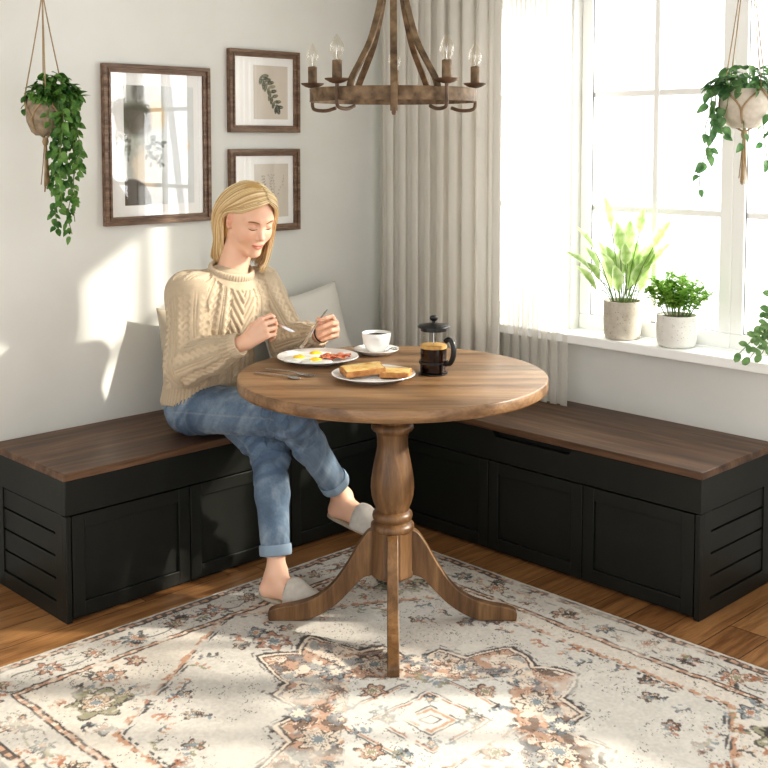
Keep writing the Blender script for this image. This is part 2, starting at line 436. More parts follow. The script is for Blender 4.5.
for i, a in enumerate((0, 90, 180, 270)):
    m4 = Matrix.Translation(TC) @ Matrix.Rotation(yaw0 + math.radians(a), 4, 'Z')
    q = MB(); q.add([m4 @ Vector(v) for v in leg.v], leg.f)
    q.build('leg', M['oak_leg'] if False else M['oak_v'], t, True, bevel=.003, sharp=35)

M['porcelain'] = simple('white_porcelain', (240, 240, 238), .12, (236, 236, 233), 2)
def plate(name, c, r, label, cat, group=None):
    o = MB().lathe([(0, .004), (r * .55, .004), (r * .62, .0), (r * .66, 0), (r * .70, .004), (r * .97, .0135), (r, .0158), (r * .992, .0178), (r * .96, .0165), (r * .72, .0088), (r * .64, .0068), (0, .0065)],
                   (0, 0, 0), 72).build(name, M['porcelain'], None, True, sharp=70)
    o.location = c; tag(o, label, cat, group); return o
PB = Vector((-1.162, -.850, TZ)); PTs = Vector((-1.218, -1.160, TZ)); PSa = Vector((-.945, -.890, TZ)); PP = Vector((-1.045, -1.237, TZ))
plate('dinner_plate', PB, .128, 'white dinner plate holding the fried eggs and bacon in front of the woman', 'plate')
plate('dinner_plate', PTs, .122, 'white plate holding toast, nearest plate on the table', 'plate')
plate('saucer', PSa, .074, 'white saucer under the coffee cup', 'saucer')

# camera-facing helper directions on the table: rr to the right of the picture, tt towards the viewer
rr = Vector((.7145, -.6997, 0)); tt = Vector((-.6997, -.7145, 0))
def on(c, a, b, z=0): return c + rr * a + tt * b + Vector((0, 0, z))

M['eggwhite'] = simple('egg_white', (244, 240, 228), .25, (250, 248, 240), 40, Subsurface_Weight=.2)
M['yolk'] = simple('egg_yolk', (252, 208, 40), .25, (253, 222, 80), 30)
def blob_disc(rad, hgt, seed, n=40, wob=.15, rings=7):
    rnd = random.Random(seed); ph = [rnd.uniform(0, 6.28) for _ in range(4)]
    V = []; F = []
    for j in range(rings + 1):
        q = j / rings
        for i in range(n):
            a = 2 * PI * i / n
            rr_ = rad * (1 + wob * (math.sin(2 * a + ph[0]) * .5 + math.sin(3 * a + ph[1]) * .35 + math.sin(5 * a + ph[2]) * .2)) * math.sin(q * PI / 2)
            z = hgt * (math.cos(q * PI / 2) ** .5) * (1 + .15 * math.sin(3 * a + ph[3]) * q)
            V.append((rr_ * math.cos(a), rr_ * math.sin(a), z))
    for j in range(rings):
        for i in range(n): F.append((j * n + i, j * n + (i + 1) % n, (j + 1) * n + (i + 1) % n, (j + 1) * n + i))
    F.append(tuple(rings * n + i for i in range(n)))
    return MB().add(V, F)
eggs = [(-.058, .012, 0, 'fried egg nearest the table edge, left side of the plate'), (-.010, -.052, 1, 'fried egg at the back of the plate behind the other eggs'), (-.004, .052, 2, 'fried egg at the front of the plate beside the bacon')]
for a, b, sd_, lb in eggs:
    p = on(PB, a, b, .0085); r = empty('fried_egg', p, lb, 'egg', 'fried eggs on the plate')
    w_ = blob_disc((.054, .048, .044)[sd_], .006, sd_ + 3, 48, .26); w_.v = [(x + p.x, y + p.y, z + p.z) for x, y, z in w_.v]
    w_.build('egg_white', M['eggwhite'], r, True, sharp=70)
    MB().lathe([(.0200 * math.cos(q * PI / 16), .010 * math.sin(q * PI / 16) + .003) for q in range(9)][::-1], p, 24).build('yolk', M['yolk'], r, True, sharp=80)
# bacon
def bacon(p, ang, L, seed):
    rnd = random.Random(seed); n = 40; m = 8; V = []; C = []
    for i in range(n + 1):
        u = i / n
        for j in range(m + 1):
            v = j / m - .5
            x = (u - .5) * L; y = v * .026 * (1 + .1 * math.sin(9 * u + seed)); z = .004 + .0028 * math.sin(u * 14 + seed + v * 1.5) + .004 * abs(v)
            c_, s_ = math.cos(ang), math.sin(ang)
            V.append(tuple(p + rr * (x * c_ - y * s_) + tt * (x * s_ + y * c_) + Vector((0, 0, z + .003))))
            f = .5 + .5 * math.sin(v * 17 + 1.2 * math.sin(u * 7 + seed)); f = min(1, max(0, (f - .62) * 4))
            C.append(tuple(np.array(lin((168, 62, 40))) * (1 - f) + np.array(lin((226, 160, 120))) * f) + (1,))
    F = [(i * (m + 1) + j, i * (m + 1) + j + 1, (i + 1) * (m + 1) + j + 1, (i + 1) * (m + 1) + j) for i in range(n) for j in range(m)]
    b = MB().add(V, F); b.c = C; return b
M['bacon'] = vcol('fried_bacon', .35)
for i, (a, b, an, L, lb) in enumerate([(.060, -.012, -.10, .088, 'fried bacon rasher at the back of the pile beside the eggs'), (.056, .010, -.25, .092, 'fried bacon rasher in the middle of the pile'), (.048, .030, -.12, .080, 'fried bacon rasher at the front of the pile, nearest the toast plate')]):
    p = on(PB, a, b, .010)
    o = bacon(p, an, L, i * 2.1).build('bacon_rasher', M['bacon'], None, True, loc=p, fix=False, sharp=180)
    s_ = o.modifiers.new('s', 'SOLIDIFY'); s_.thickness = .0028
    tag(o, lb, 'bacon', 'bacon rashers on the plate')
# toast
def m_toast():
    m, nt, out = newmat('toast_crumb'); v = coords(nt)
    c = ramp(nt, [(.30, (176, 120, 60)), (.42, (220, 176, 104)), (.58, (236, 206, 140)), (.75, (244, 224, 168))], noise(nt, v, 38, 5, .6))
    princ(nt, out, c, .6, bumpn(nt, noise(nt, v, 350, 4), .6, .002)); return m
M['crumb'] = m_toast(); M['crust'] = simple('toast_crust', (150, 96, 52), .7, (196, 144, 88), 60, .5, 300, .001)
def toast(p, ang, w_, h_, tilt, lb, th=.017):
    r = empty('toast_slice', p, lb, 'toast', 'toast slices on the plate')
    out = [(-.5, -.48), (-.46, -.5), (.46, -.5), (.5, -.46), (.5, .30), (.54, .38), (.50, .47), (.38, .52), (.2, .50), (0, .52), (-.2, .50), (-.38, .52), (-.50, .47), (-.54, .38), (-.5, .3)]
    m4 = Matrix.Translation(p) @ Matrix(((rr.x, tt.x, 0, 0), (rr.y, tt.y, 0, 0), (0, 0, 1, 0), (0, 0, 0, 1))) @ Matrix.Rotation(ang, 4, 'Z') @ Matrix.Rotation(tilt, 4, 'Y')
    f = lambda a, b, t_: m4 @ Vector((a * w_, -b * h_, t_))
    MB().prism(out, 0, th, f).build('crust', M['crust'], r, bevel=.003)
    MB().prism([(a * .93, b * .93) for a, b in out], .001, th + .0012, f).build('crumb_face', M['crumb'], r, bevel=.001)
toast(on(PTs, .064, .006, .010), .12, .088, .080, 0, 'smaller toast slice lying on the right of the plate, under the big slice', .016)
toast(on(PTs, -.030, .000, .0175), -.22, .118, .100, -.08, 'large golden toast slice leaning on top, left side of the plate')
# cup
r = empty('coffee_cup', PSa + Vector((0, 0, .008)), 'white coffee cup filled with coffee standing on the saucer', 'cup')
c0 = PSa + Vector((0, 0, .0085)); r.scale = (1.08, 1.08, .94)
MB().lathe([(0, .003), (.020, .003), (.022, 0), (.025, 0), (.0265, .004), (.034, .014), (.040, .030), (.0425, .048), (.0435, .064), (.0425, .065), (.0412, .063), (.0400, .048), (.0375, .031), (.031, .017), (.018, .008), (0, .007)], c0, 48).build('cup_body', M['porcelain'], r, True, sharp=75)
M['coffee'] = simple('black_coffee', (46, 26, 14), .12, (60, 34, 18), 20)
MB().lathe([(0, .054), (.0404, .054)], c0, 40).build('coffee', M['coffee'], r, True)
hp = bez([(.040, .052), (.056, .056), (.064, .044), (.058, .028), (.036, .018)], 6)
hd = (-rr * .35 - tt * .9).normalized()
hd = (rr * .2 - tt * .95).normalized()
MB().tube([c0 + hd * a + Vector((0, 0, b)) for a, b in hp], .0042, 10).build('handle', M['porcelain'], r, True)
M['steel'] = simple('polished_steel', (200, 200, 200), .22, (180, 180, 182), 12, Metallic=1.0)
M['steel_dark'] = simple('shaded_steel', (150, 145, 140), .25, (130, 126, 122), 12, Metallic=1.0)
def spoon(p0, p1, name, lb, cat='spoon', bw=.017, bl=.045, mat=None, up=Vector((0, 0, 1))):
    """handle end p0 -> bowl tip p1"""
    L = (p1 - p0).length; d = (p1 - p0).normalized(); s = up.cross(d).normalized(); u = d.cross(s)
    n = 40; m = 8; V = []
    for i in range(n + 1):
        q = i / n; x = q * L
        if x > L - bl:
            w = (x - (L - bl)) / bl; hw_ = max(bw * math.sin(PI * min(1, w * .93 + .07)) ** .6 if w < 1 else .001, .001); dep = .006 * math.sin(PI * w)
        else:
            hw_ = .0055 - .0030 * min(1, q * 1.5); dep = 0
            if x > L - bl - .02: hw_ += .001
        for j in range(m + 1):
            v = j / m * 2 - 1
            V.append(tuple(p0 + d * x + s * v * hw_ + u * (.004 - dep * (1 - v * v) + .003 * math.sin(PI * q))))
    F = [(i * (m + 1) + j, i * (m + 1) + j + 1, (i + 1) * (m + 1) + j + 1, (i + 1) * (m + 1) + j) for i in range(n) for j in range(m)]
    o = MB().add(V, F).build(name, mat or M['steel'], None, True, loc=p0, sharp=180)
    q = o.modifiers.new('s', 'SOLIDIFY'); q.thickness = .0016
    tag(o, lb, cat); return o
def fork(p0, p1, lb, mat=None, up=Vector((0, 0, 1)), parent=None):
    L = (p1 - p0).length; d = (p1 - p0).normalized(); s = up.cross(d).normalized(); u = d.cross(s)
    r = empty('fork', p0, lb, 'fork')
    def strip(xs, ws, zs, off=0):
        m = MB(); V = []
        for x, w, z in zip(xs, ws, zs):
            for v in (-1, 1):
                for k in (0, 1): V.append(tuple(p0 + d * x + s * (off + v * w) + u * (.003 + z + k * .0016)))
        F = []
        for i in range(len(xs) - 1):
            a = i * 4; b = a + 4
            F += [(a, a + 2, b + 2, b), (a + 1, b + 1, b + 3, a + 3), (a, b, b + 1, a + 1), (a + 2, a + 3, b + 3, b + 2)]
        F += [(0, 1, 3, 2), (len(V) - 4, len(V) - 2, len(V) - 1, len(V) - 3)]
        return m.add(V, F)
    xs = [0, .01, L * .3, L * .6, L - .075, L - .062, L - .05, L - .042]
    strip(xs, [.004, .0055, .004, .0028, .0025, .006, .0105, .0115], [0, .001, .003, .004, .003, .001, 0, 0]).build('handle', mat or M['steel'], r, True, bevel=.0004)
    for k in range(4):
        o_ = (k - 1.5) * .0064
        strip([L - .044, L - .02, L - .004, L], [.0022, .0018, .0014, .0006], [0, -.001, .001, .002], o_).build('tine', mat or M['steel'], r, True)
    return r
spoon(Vector((-1.422, -.866, TZ)), Vector((-1.376, -1.020, TZ)), 'dessert_spoon', 'steel spoon lying on the table in front of the egg plate, bowl towards the toast', 'spoon', .0155, .042)
fork(Vector((-1.372, -.852, TZ + .001)), Vector((-1.330, -1.032, TZ + .001)), 'steel fork lying beside the spoon on the table, close to the egg plate')
spoon(on(PSa, .030, .055, .013), on(PSa, .062, -.010, .014), 'teaspoon', 'small steel teaspoon resting on the saucer beside the cup', 'spoon', .008, .026)

# french press
g = empty('french_press', PP, 'glass coffee press with black lid and handle half full of coffee', 'coffee press')
M['blackplastic'] = simple('black_plastic', (24, 24, 24), .3, (30, 30, 30), 10)
M['clear'] = glassy('clear_glass', (248, 248, 246), .02, 1.22, .0)
gb = MB().lathe([(.0410, .006), (.0410, .150), (.0425, .157)], PP, 48); gb.f = [f for f in gb.f if len(f) == 4]; gb.build('glass_beaker', M['clear'], g, True, sharp=60)
m, nt, out = newmat('coffee_in_press'); v = coords(nt)
princ(nt, out, ramp(nt, [(.3, (24, 9, 4)), (.7, (52, 22, 9))], noise(nt, v, 14, 2)), .08); M['brew'] = m
MB().lathe([(0, .0105), (.0388, .0105), (.0388, .090), (0, .090)], PP, 48).build('brewed_coffee', M['brew'], g, True, sharp=50)
M['crema'] = simple('coffee_crema', (214, 176, 112), .5, (190, 146, 86), 60)
MB().lathe([(0, .0905), (.0390, .0905), (.0390, .101), (.036, .1025), (0, .1025)], PP, 48).build('coffee_foam', M['crema'], g, True, sharp=50)
MB().tube([PP + Vector((0, 0, .1)), PP + Vector((0, 0, .165))], .002, 8).build('plunger_rod', M['steel'], g, True)
lid = MB().lathe([(0, .150), (.0385, .150), (.0385, .160), (.0395, .1605), (.0475, .162), (.0480, .1665), (.044, .170), (.020, .175), (.010, .177), (0, .177)], PP, 48).build('lid', M['blackplastic'], g, True, sharp=60)
MB().lathe([(0, .177), (.005, .177), (.005, .184), (.010, .187), (.0125, .193), (.0115, .199), (.007, .2025), (0, .203)], PP, 24).build('knob', M['blackplastic'], lid, True)
hx = (rr * .80 + tt * .60).normalized()
hpts = bez([(.042, .118), (.053, .126), (.065, .118), (.071, .094), (.069, .066), (.058, .044), (.043, .040)], 6)
MB().tube([PP + hx * a + Vector((0, 0, b)) for a, b in hpts], .0080, 12).build('handle', M['blackplastic'], g, True)
# frame holding the beaker
MB().lathe([(.0423, .038), (.0436, .038), (.0436, .046), (.0423, .046)], PP, 48, close=True).build('holder_band', M['blackplastic'], g, True, sharp=40)
for k in range(4):
    a = .55 + k * PI / 2 + yaw0
    dx = Vector((math.cos(a), math.sin(a), 0)); px = dx.cross(Vector((0, 0, 1)))
    q = MB(); q.tube([PP + dx * .0435 + Vector((0, 0, .045)), PP + dx * .0435 + Vector((0, 0, .0025))], .0026, 8); q.build('holder_leg', M['blackplastic'], g, True)
MB().lathe([(0, .0), (.040, .0), (.0425, .002), (.0425, .006), (0, .006)], PP, 40).build('base', M['blackplastic'], g, True, sharp=40)
g.scale = (1, 1, .86)
# ================================================================== PICTURES, LAMP, PLANTS, CUSHIONS
M['frame'] = wood('picture_frame_wood', (84, 62, 48), (122, 97, 78), (150, 126, 106), 0, 2.0, .45, (3, 30, 30), .4, .1)
M['mat'] = simple('mount_board', (250, 250, 248), .8, (248, 248, 246), 3)
pic_glass = glassy('picture_glass', ior=1.16, minf=.04)
M['art'] = vcol('printed_art', .7)
def picture(x0, x1, z0, z1, fw_, ax0, ax1, az0, az1, artfn, label, depth=.024):
    r = empty('framed_picture', ((x0 + x1) / 2, 0, (z0 + z1) / 2), label, 'picture', 'framed pictures on the wall')
    f = MB()
    # mitred moulding: outer step and inner step
    def ring(a, b, y0, y1):
        o = [(x0 + a, z0 + a), (x1 - a, z0 + a), (x1 - a, z1 - a), (x0 + a, z1 - a)]; i = [(x0 + b, z0 + b), (x1 - b, z0 + b), (x1 - b, z1 - b), (x0 + b, z1 - b)]
        V = [(p[0], y0, p[1]) for p in o] + [(p[0], y0, p[1]) for p in i] + [(p[0], y1, p[1]) for p in o] + [(p[0], y1, p[1]) for p in i]
        F = []
        for k in range(4):
            n = (k + 1) % 4
            F += [(k, n, 4 + n, 4 + k), (8 + k, 12 + k, 12 + n, 8 + n), (k, 8 + k, 8 + n, n), (4 + k, 4 + n, 12 + n, 12 + k)]
        f.add(V, F)
    ring(0, fw_ * .45, -.001, -depth); ring(fw_ * .40, fw_ * .75, -.001, -depth * .72); ring(fw_ * .7, fw_, -.001, -depth * .85)
    f.build('frame', M['frame'], r, bevel=.0015)
    i = fw_ * .9
    MB().box((x0 + i, -.010, z0 + i), (x1 - i, -.002, z1 - i)).build('mount', M['mat'], r)
    nx = int((ax1 - ax0) / .0022); nz = int((az1 - az0) / .0022)
    X, Z = np.meshgrid(np.linspace(0, 1, nx), np.linspace(0, 1, nz))
    C = artfn(X, Z, (ax1 - ax0) / (az1 - az0)).reshape(-1, 3)
    V = np.stack([ax0 + X.ravel() * (ax1 - ax0), np.full(X.size, -.0106), az0 + Z.ravel() * (az1 - az0)], 1)
    ii = np.arange(nx * nz).reshape(nz, nx)
    F = np.stack([ii[:-1, :-1].ravel(), ii[:-1, 1:].ravel(), ii[1:, 1:].ravel(), ii[1:, :-1].ravel()], 1)
    np_mesh('print', V, F, M['art'], r, color=C, smooth=False)
    MB().box((x0 + i, -.0145, z0 + i), (x1 - i, -.0130, z1 - i)).build('picture_glass', pic_glass, r)
    return r
def L3(c): return np.array(lin(c))
def blend(C, m, c): m = np.clip(m, 0, 1)[..., None]; return C * (1 - m) + L3(c) * m
def leafm(X, Z, cx, cz, a, l, w, asp):
    dx = (X - cx) * asp; dz = Z - cz; u = dx * math.cos(a) + dz * math.sin(a); v = -dx * math.sin(a) + dz * math.cos(a)
    t_ = u / l; ww = w * np.sqrt(np.clip(1 - (2 * t_ - 1) ** 2, 0, 1)) + 1e-9
    return np.clip((ww - np.abs(v)) / .006, 0, 1) * (t_ > 0) * (t_ < 1), np.abs(v) < .004
def art_big(X, Z, asp):
    C = np.ones(X.shape + (3,)) * L3((182, 184, 176))
    n1 = fbm(X * 4, Z * 6, 3); n2 = fbm(X * 9, Z * 12, 8)
    C = blend(C, (X - .45) * 6 + (n1 - .5) * .6, (228, 232, 232))
    C = blend(C, np.clip(1 - ((X - .17) / .30) ** 2 - ((Z - .72) / .17) ** 2, 0, 1) * 2.4 * (n1 + .35), (104, 100, 90))
    C = blend(C, np.clip(.9 - ((X - .20) / .12) ** 2 - ((Z - .95) / .12) ** 2, 0, 1) * 1.5, (98, 94, 84))
    C = blend(C, np.clip(1 - ((X - .47) / .13) ** 2 - ((Z - .76) / .16) ** 2 + (n2 - .5), 0, 1) * 1.4, (222, 198, 158))
    C = blend(C, np.clip(1 - ((X - .32) / .22) ** 2 - ((Z - .30) / .22) ** 2 + (n2 - .5) * .8, 0, 1) * 1.6, (226, 212, 190))
    C = blend(C, np.clip(1 - ((X - .10) / .28) ** 2 - ((Z - .02) / .21) ** 2, 0, 1) * 6, (84, 76, 64))
    C = blend(C, np.clip(1 - ((X - .86) / .10) ** 2 - ((Z - .5) / .07) ** 2 + (n2 - .5) * .5, 0, 1) * 1.1, (232, 218, 196))
    rnd = random.Random(5)
    for k in range(26):
        cx, cz = rnd.uniform(.30, .52), rnd.uniform(.34, .60)
        m, e = leafm(X, Z, cx, cz, rnd.uniform(-2.6, .2), rnd.uniform(.04, .07), .018, asp); C = blend(C, m * .9, rnd.choice([(72, 84, 72), (96, 106, 92), (60, 70, 62)]))
    for k in range(8):
        m, e = leafm(X, Z, rnd.uniform(.01, .10), rnd.uniform(.4, .58), rnd.uniform(-2.6, .2), .05, .016, asp); C = blend(C, m * .7, (104, 108, 96))
    return C * (.94 + .12 * n2[..., None])
def art_leaf(X, Z, asp):
    C = np.ones(X.shape + (3,)) * L3((214, 205, 192)); C = C * (.97 + .06 * fbm(X * 8, Z * 8, 2)[..., None])
    for i in range(40):
        t_ = i / 39; cx = .22 + .42 * t_; cz = .80 - .52 * t_ + .06 * math.sin(4 * t_)
        C = blend(C, (np.hypot((X - cx) * asp, Z - cz) < .007) * .8, (70, 72, 58))
    rnd = random.Random(11)
    for k in range(9):
        t_ = k / 8; cx = .22 + .42 * t_; cz = .80 - .52 * t_ + .06 * math.sin(4 * t_)
        for s_ in (-1, 1):
            m, e = leafm(X, Z, cx, cz, -.85 + s_ * rnd.uniform(.7, 1.2), rnd.uniform(.13, .19), .036, asp)
            C = blend(C, m, rnd.choice([(62, 66, 52), (98, 100, 76), (148, 148, 116), (80, 84, 66)])); C = blend(C, m * e * .8, (180, 178, 150))
    m, e = leafm(X, Z, .66, .28, -1.2, .20, .055, asp); C = blend(C, m, (52, 56, 44)); C = blend(C, m * e, (150, 150, 120))
    return C
def art_sprig(X, Z, asp):
    C = np.ones(X.shape + (3,)) * L3((216, 208, 196)); C = C * (.97 + .06 * fbm(X * 8, Z * 8, 5)[..., None])
    rnd = random.Random(4)
    for k in range(7):
        a = rnd.uniform(-.5, .5); x0 = .5
        for i in range(50):
            t_ = i / 49; cx = x0 + a * t_ * .8 + .05 * math.sin(5 * t_ + k); cz = .12 + .68 * t_ * (1 - .12 * abs(a))
            C = blend(C, (np.hypot((X - cx) * asp, Z - cz) < .0045) * .5, (120, 112, 98))
            if i > 18 and i % 4 == 0:
                m, e = leafm(X, Z, cx, cz, 1.57 - a + rnd.choice((-1, 1)) * .9, .045, .010, asp); C = blend(C, m * .6, (132, 124, 108))
    return C
picture(-1.414, -.966, 1.148, 1.715, .030, -1.330, -1.036, 1.217, 1.642, art_big, 'largest framed picture, a tall muted abstract print in a brown wooden frame')
picture(-.876, -.530, 1.478, 1.796, .027, -.755, -.585, 1.530, 1.738, art_leaf, 'small square framed print of dark green leaves, the upper of two')
picture(-.876, -.532, 1.090, 1.414, .027, -.755, -.585, 1.145, 1.355, art_sprig, 'small square framed print of a faint pencil sprig, the lower of two behind the woman')

# ------------------------------------------------------------------ chandelier
M['rust'] = simple('weathered_bronze_wood', (78, 62, 46), .62, (144, 121, 94), 34, .4, 120, .001, 6, Metallic=.25)
M['rust2'] = simple('aged_bronze', (78, 62, 50), .5, (120, 96, 76), 30, .3, 120, .001, Metallic=.4)
M['bulb'] = glassy('bulb_glass', (252, 250, 246), .02, 1.4, .05)
CZ = 1.578; RR_ = .243; CC = Vector((-1.125, -1.147, 0))
ch = empty('chandelier', CC + Vector((0, 0, CZ - .02)), 'round rustic bronze chandelier with candle bulbs hanging over the table', 'chandelier')
MB().lathe([(RR_ - .009, CZ - .019), (RR_, CZ - .019), (RR_ + .001, CZ - .017), (RR_, CZ - .014), (RR_, CZ + .014), (RR_ + .001, CZ + .017), (RR_, CZ + .019), (RR_ - .009, CZ + .019)], CC, 96, close=True).build('ring', M['rust'], ch, True, sharp=40)
def pol(a, r_, z): return CC + Vector((r_ * math.cos(a), r_ * math.sin(a), z))
front = yaw0 + PI
for da in (0, 31, -31, 152, -152):
    a = front + math.radians(da)
    prof = bez([(RR_ - .006, CZ - .012), (.226, CZ + .035), (.178, CZ + .09), (.134, CZ + .14), (.104, CZ + .19), (.062, CZ + .29), (.042, CZ + .42), (.032, CZ + .60)] if da not in (0,) else
               [(RR_ + .004, CZ - .05), (RR_ + .004, CZ + .03), (.178, CZ + .09), (.134, CZ + .14), (.104, CZ + .19), (.062, CZ + .29), (.042, CZ + .42), (.032, CZ + .60)], 6)
    s_ = Vector((-math.sin(a), math.cos(a), 0)); V = []
    for i, (r_, z) in enumerate(prof):
        q0 = prof[max(i - 1, 0)]; q1 = prof[min(i + 1, len(prof) - 1)]
        tn = Vector((q1[0] - q0[0], q1[1] - q0[1])).normalized(); nr = Vector((tn.y, -tn.x))
        for sw in (-1, 1):
            for sn in (-1, 1): V.append(tuple(pol(a, r_ + nr.x * .0035 * sn, z + nr.y * .0035 * sn) + s_ * sw * .0100))
    F = []
    for i in range(len(prof) - 1):
        b = i * 4; F += [(b, b + 4, b + 5, b + 1), (b + 2, b + 3, b + 7, b + 6), (b, b + 2, b + 6, b + 4), (b + 1, b + 5, b + 7, b + 3)]
    n_ = len(V); F += [(0, 1, 3, 2), (n_ - 4, n_ - 2, n_ - 1, n_ - 3)]
    MB().add(V, F).build('strap', M['rust'], ch, True, bevel=.001, sharp=40)
MB().lathe([(0, CZ + .56), (.042, CZ + .56), (.045, CZ + .57), (.045, CZ + .62), (.038, CZ + .63), (.014, CZ + .64), (.010, CZ + .68), (0, CZ + .68)], CC, 24).build('crown', M['rust2'], ch, True)
MB().tube([CC + Vector((0, 0, CZ + .67)), CC + Vector((0, 0, ZC - .02))], .004, 8).build('hanging_rod', M['rust2'], ch, True)
MB().lathe([(0, ZC - .03), (.05, ZC - .025), (.055, ZC), (0, ZC)], CC, 24).build('ceiling_rose', M['rust2'], ch, True)
MB().lathe([(0, CZ - .062), (.005, CZ - .060), (.007, CZ - .054), (.005, CZ - .047), (.006, CZ - .040), (0, CZ - .038)], pol(front, RR_ + .004, 0), 12).build('finial', M['rust2'], ch, True)
for k in range(5):
    a = front + math.radians(34.5 + 72 * k); rc = RR_ + .012; b = pol(a, rc, 0); rad = Vector((math.cos(a), math.sin(a), 0))
    # curled bracket under the ring
    br = bez([(-.075, CZ - .034), (-.045, CZ - .042), (-.012, CZ - .040), (0, CZ - .030), (0, CZ + .0), (0, CZ + .028)], 5)
    MB().tube([b + rad * x + Vector((0, 0, z)) for x, z in br], .0052, 8).build('bracket', M['rust2'], ch, True)
    z0 = CZ + .026
    cup = MB().lathe([(0, z0), (.010, z0), (.020, z0 + .003), (.033, z0 + .010), (.0345, z0 + .014), (.031, z0 + .014), (.016, z0 + .008), (0, z0 + .008)], b, 32).build('drip_cup', M['rust2'], ch, True, sharp=50)
    cn = MB().lathe([(0, z0 + .006), (.0135, z0 + .006), (.0135, z0 + .062), (.010, z0 + .064), (0, z0 + .064)], b, 20).build('candle_tube', M['rust'], ch, True, sharp=50)
    MB().lathe([(0, z0 + .064), (.0085, z0 + .064), (.0100, z0 + .070), (.0172, z0 + .080), (.0195, z0 + .091), (.0178, z0 + .105), (.0115, z0 + .119), (.0048, z0 + .129), (.0012, z0 + .134), (0, z0 + .135)], b, 24).build('bulb', M['bulb'], cn, True, sharp=80)
    MB().tube([b + Vector((0, 0, z0 + .064)), b + Vector((-.003, .0, z0 + .085)), b + Vector((.003, 0, z0 + .105)), b + Vector((.003, .002, z0 + .085)), b + Vector((0, .002, z0 + .066))], .0007, 5).build('filament', M['steel'], cn, True)

# ------------------------------------------------------------------ cushions
def cushion(name, c, ex, ey, s, th, mat, label, seed=0):
    """ex, ey unit vectors spanning the face"""
    ex = Vector(ex).normalized(); ey = Vector(ey).normalized(); nz = ex.cross(ey); n = 28; V = []; F = []
    for side in (1, -1):
        for j in range(n + 1):
            for i in range(n + 1):
                u = i / n * 2 - 1; v = j / n * 2 - 1
                pin = 1 - .09 * (1 - abs(u) ** 1.5) * abs(v) ** 2 ; pin2 = 1 - .09 * (1 - abs(v) ** 1.5) * abs(u) ** 2
                h_ = th * ((1 - u * u) * (1 - v * v)) ** .38 * (1 + .12 * math.sin(5 * u + seed) * math.sin(4 * v + 1 + seed))
                V.append(tuple(Vector(c) + ex * (u * s[0] * pin2) + ey * (v * s[1] * pin) + nz * side * (h_ + .001)))
    m = (n + 1) ** 2
    for k in (0, 1):
        for j in range(n):
            for i in range(n):
                q = (k * m + j * (n + 1) + i, k * m + j * (n + 1) + i + 1, k * m + (j + 1) * (n + 1) + i + 1, k * m + (j + 1) * (n + 1) + i)
                F.append(q if k == 0 else q[::-1])
    for i in range(n):
        for a, b in ((i, i + 1), (n * (n + 1) + i, n * (n + 1) + i + 1), (i * (n + 1), (i + 1) * (n + 1)), (i * (n + 1) + n, (i + 1) * (n + 1) + n)): F.append((a, b, m + b, m + a))
    o = MB().add(V, F).build(name, mat, None, True, loc=c, sharp=80)
    tag(o, label, 'cushion'); return o
M['pillow'] = cloth('pillow_cotton', (236, 235, 230), (228, 227, 222), .1, 0, 700)
M['pillow2'] = cloth('pillow_linen', (196, 186, 168), (176, 166, 150), .1, 0, 500)
cushion('cushion', (-.60, -.145, .462 + .206), (1, 0, .10), (-.10, .28, 1), (.210, .195), .055, M['pillow'], 'pale grey cushion leaning on the wall beside the woman')
cushion('cushion', (-1.095, -.125, .462 + .192), (1, 0, -.12), (.12, .30, 1), (.175, .185), .045, M['pillow2'], 'beige woven cushion mostly hidden behind the woman', 2)
# ------------------------------------------------------------------ plants
def leaf_geo(mb, base, d, up, L, W, curl=.25, n=7, shape='heart', wave=0.0, cols=None, white=None):
    """one leaf blade: base point, direction, up normal"""
    d = Vector(d).normalized(); s = d.cross(Vector(up))
    if s.length < 1e-4: s = d.cross(Vector((1, .2, 0)))
    s.normalize(); u = s.cross(d); V = []
    for i in range(n + 1):
        t = i / n
        if shape == 'heart': w = W * (math.sin(PI * min(1, t * .97 + .03)) ** .55) * (1.18 - .75 * t)
        elif shape == 'lance': w = W * math.sin(PI * min(1, t * .98 + .02)) ** .85 * (1.1 - .3 * t)
        else: w = W * math.sin(PI * min(1, t * .96 + .04)) ** .5
        if i == n: w = W * .02
        c = Vector(base) + d * (L * t) - u * (curl * L * t * t)
        for k in (-1, -.5, 0, .5, 1):
            V.append(tuple(c + s * (w * k) + u * (w * .30 * abs(k) + wave * math.sin(9 * t + 3 * k) * L)))
            if cols is not None: cols.append((white(t, k) if white else 0,) * 3 + (1,))
    F = [(i * 5 + k, i * 5 + k + 1, (i + 1) * 5 + k + 1, (i + 1) * 5 + k) for i in range(n) for k in range(4)]
    mb.add(V, F)
M['pothos'] = leafmat('trailing_leaf', (48, 96, 36), (120, 160, 84), None, .25)
M['pothos2'] = leafmat('hanging_leaf_backlit', (64, 104, 62), (116, 150, 100), None, .4)
M['stem'] = simple('green_stem', (96, 124, 62), .6, (120, 140, 80), 20)
M['jute'] = simple('jute_cord', (150, 128, 98), .9, (180, 158, 126), 40, .6, 300, .001)
M['basket'] = simple('woven_pot', (132, 118, 98), .85, (166, 152, 130), 60, .7, 160, .002)
M['soil'] = simple('potting_soil', (60, 44, 32), .95, (80, 60, 44), 80, .8, 200, .003)
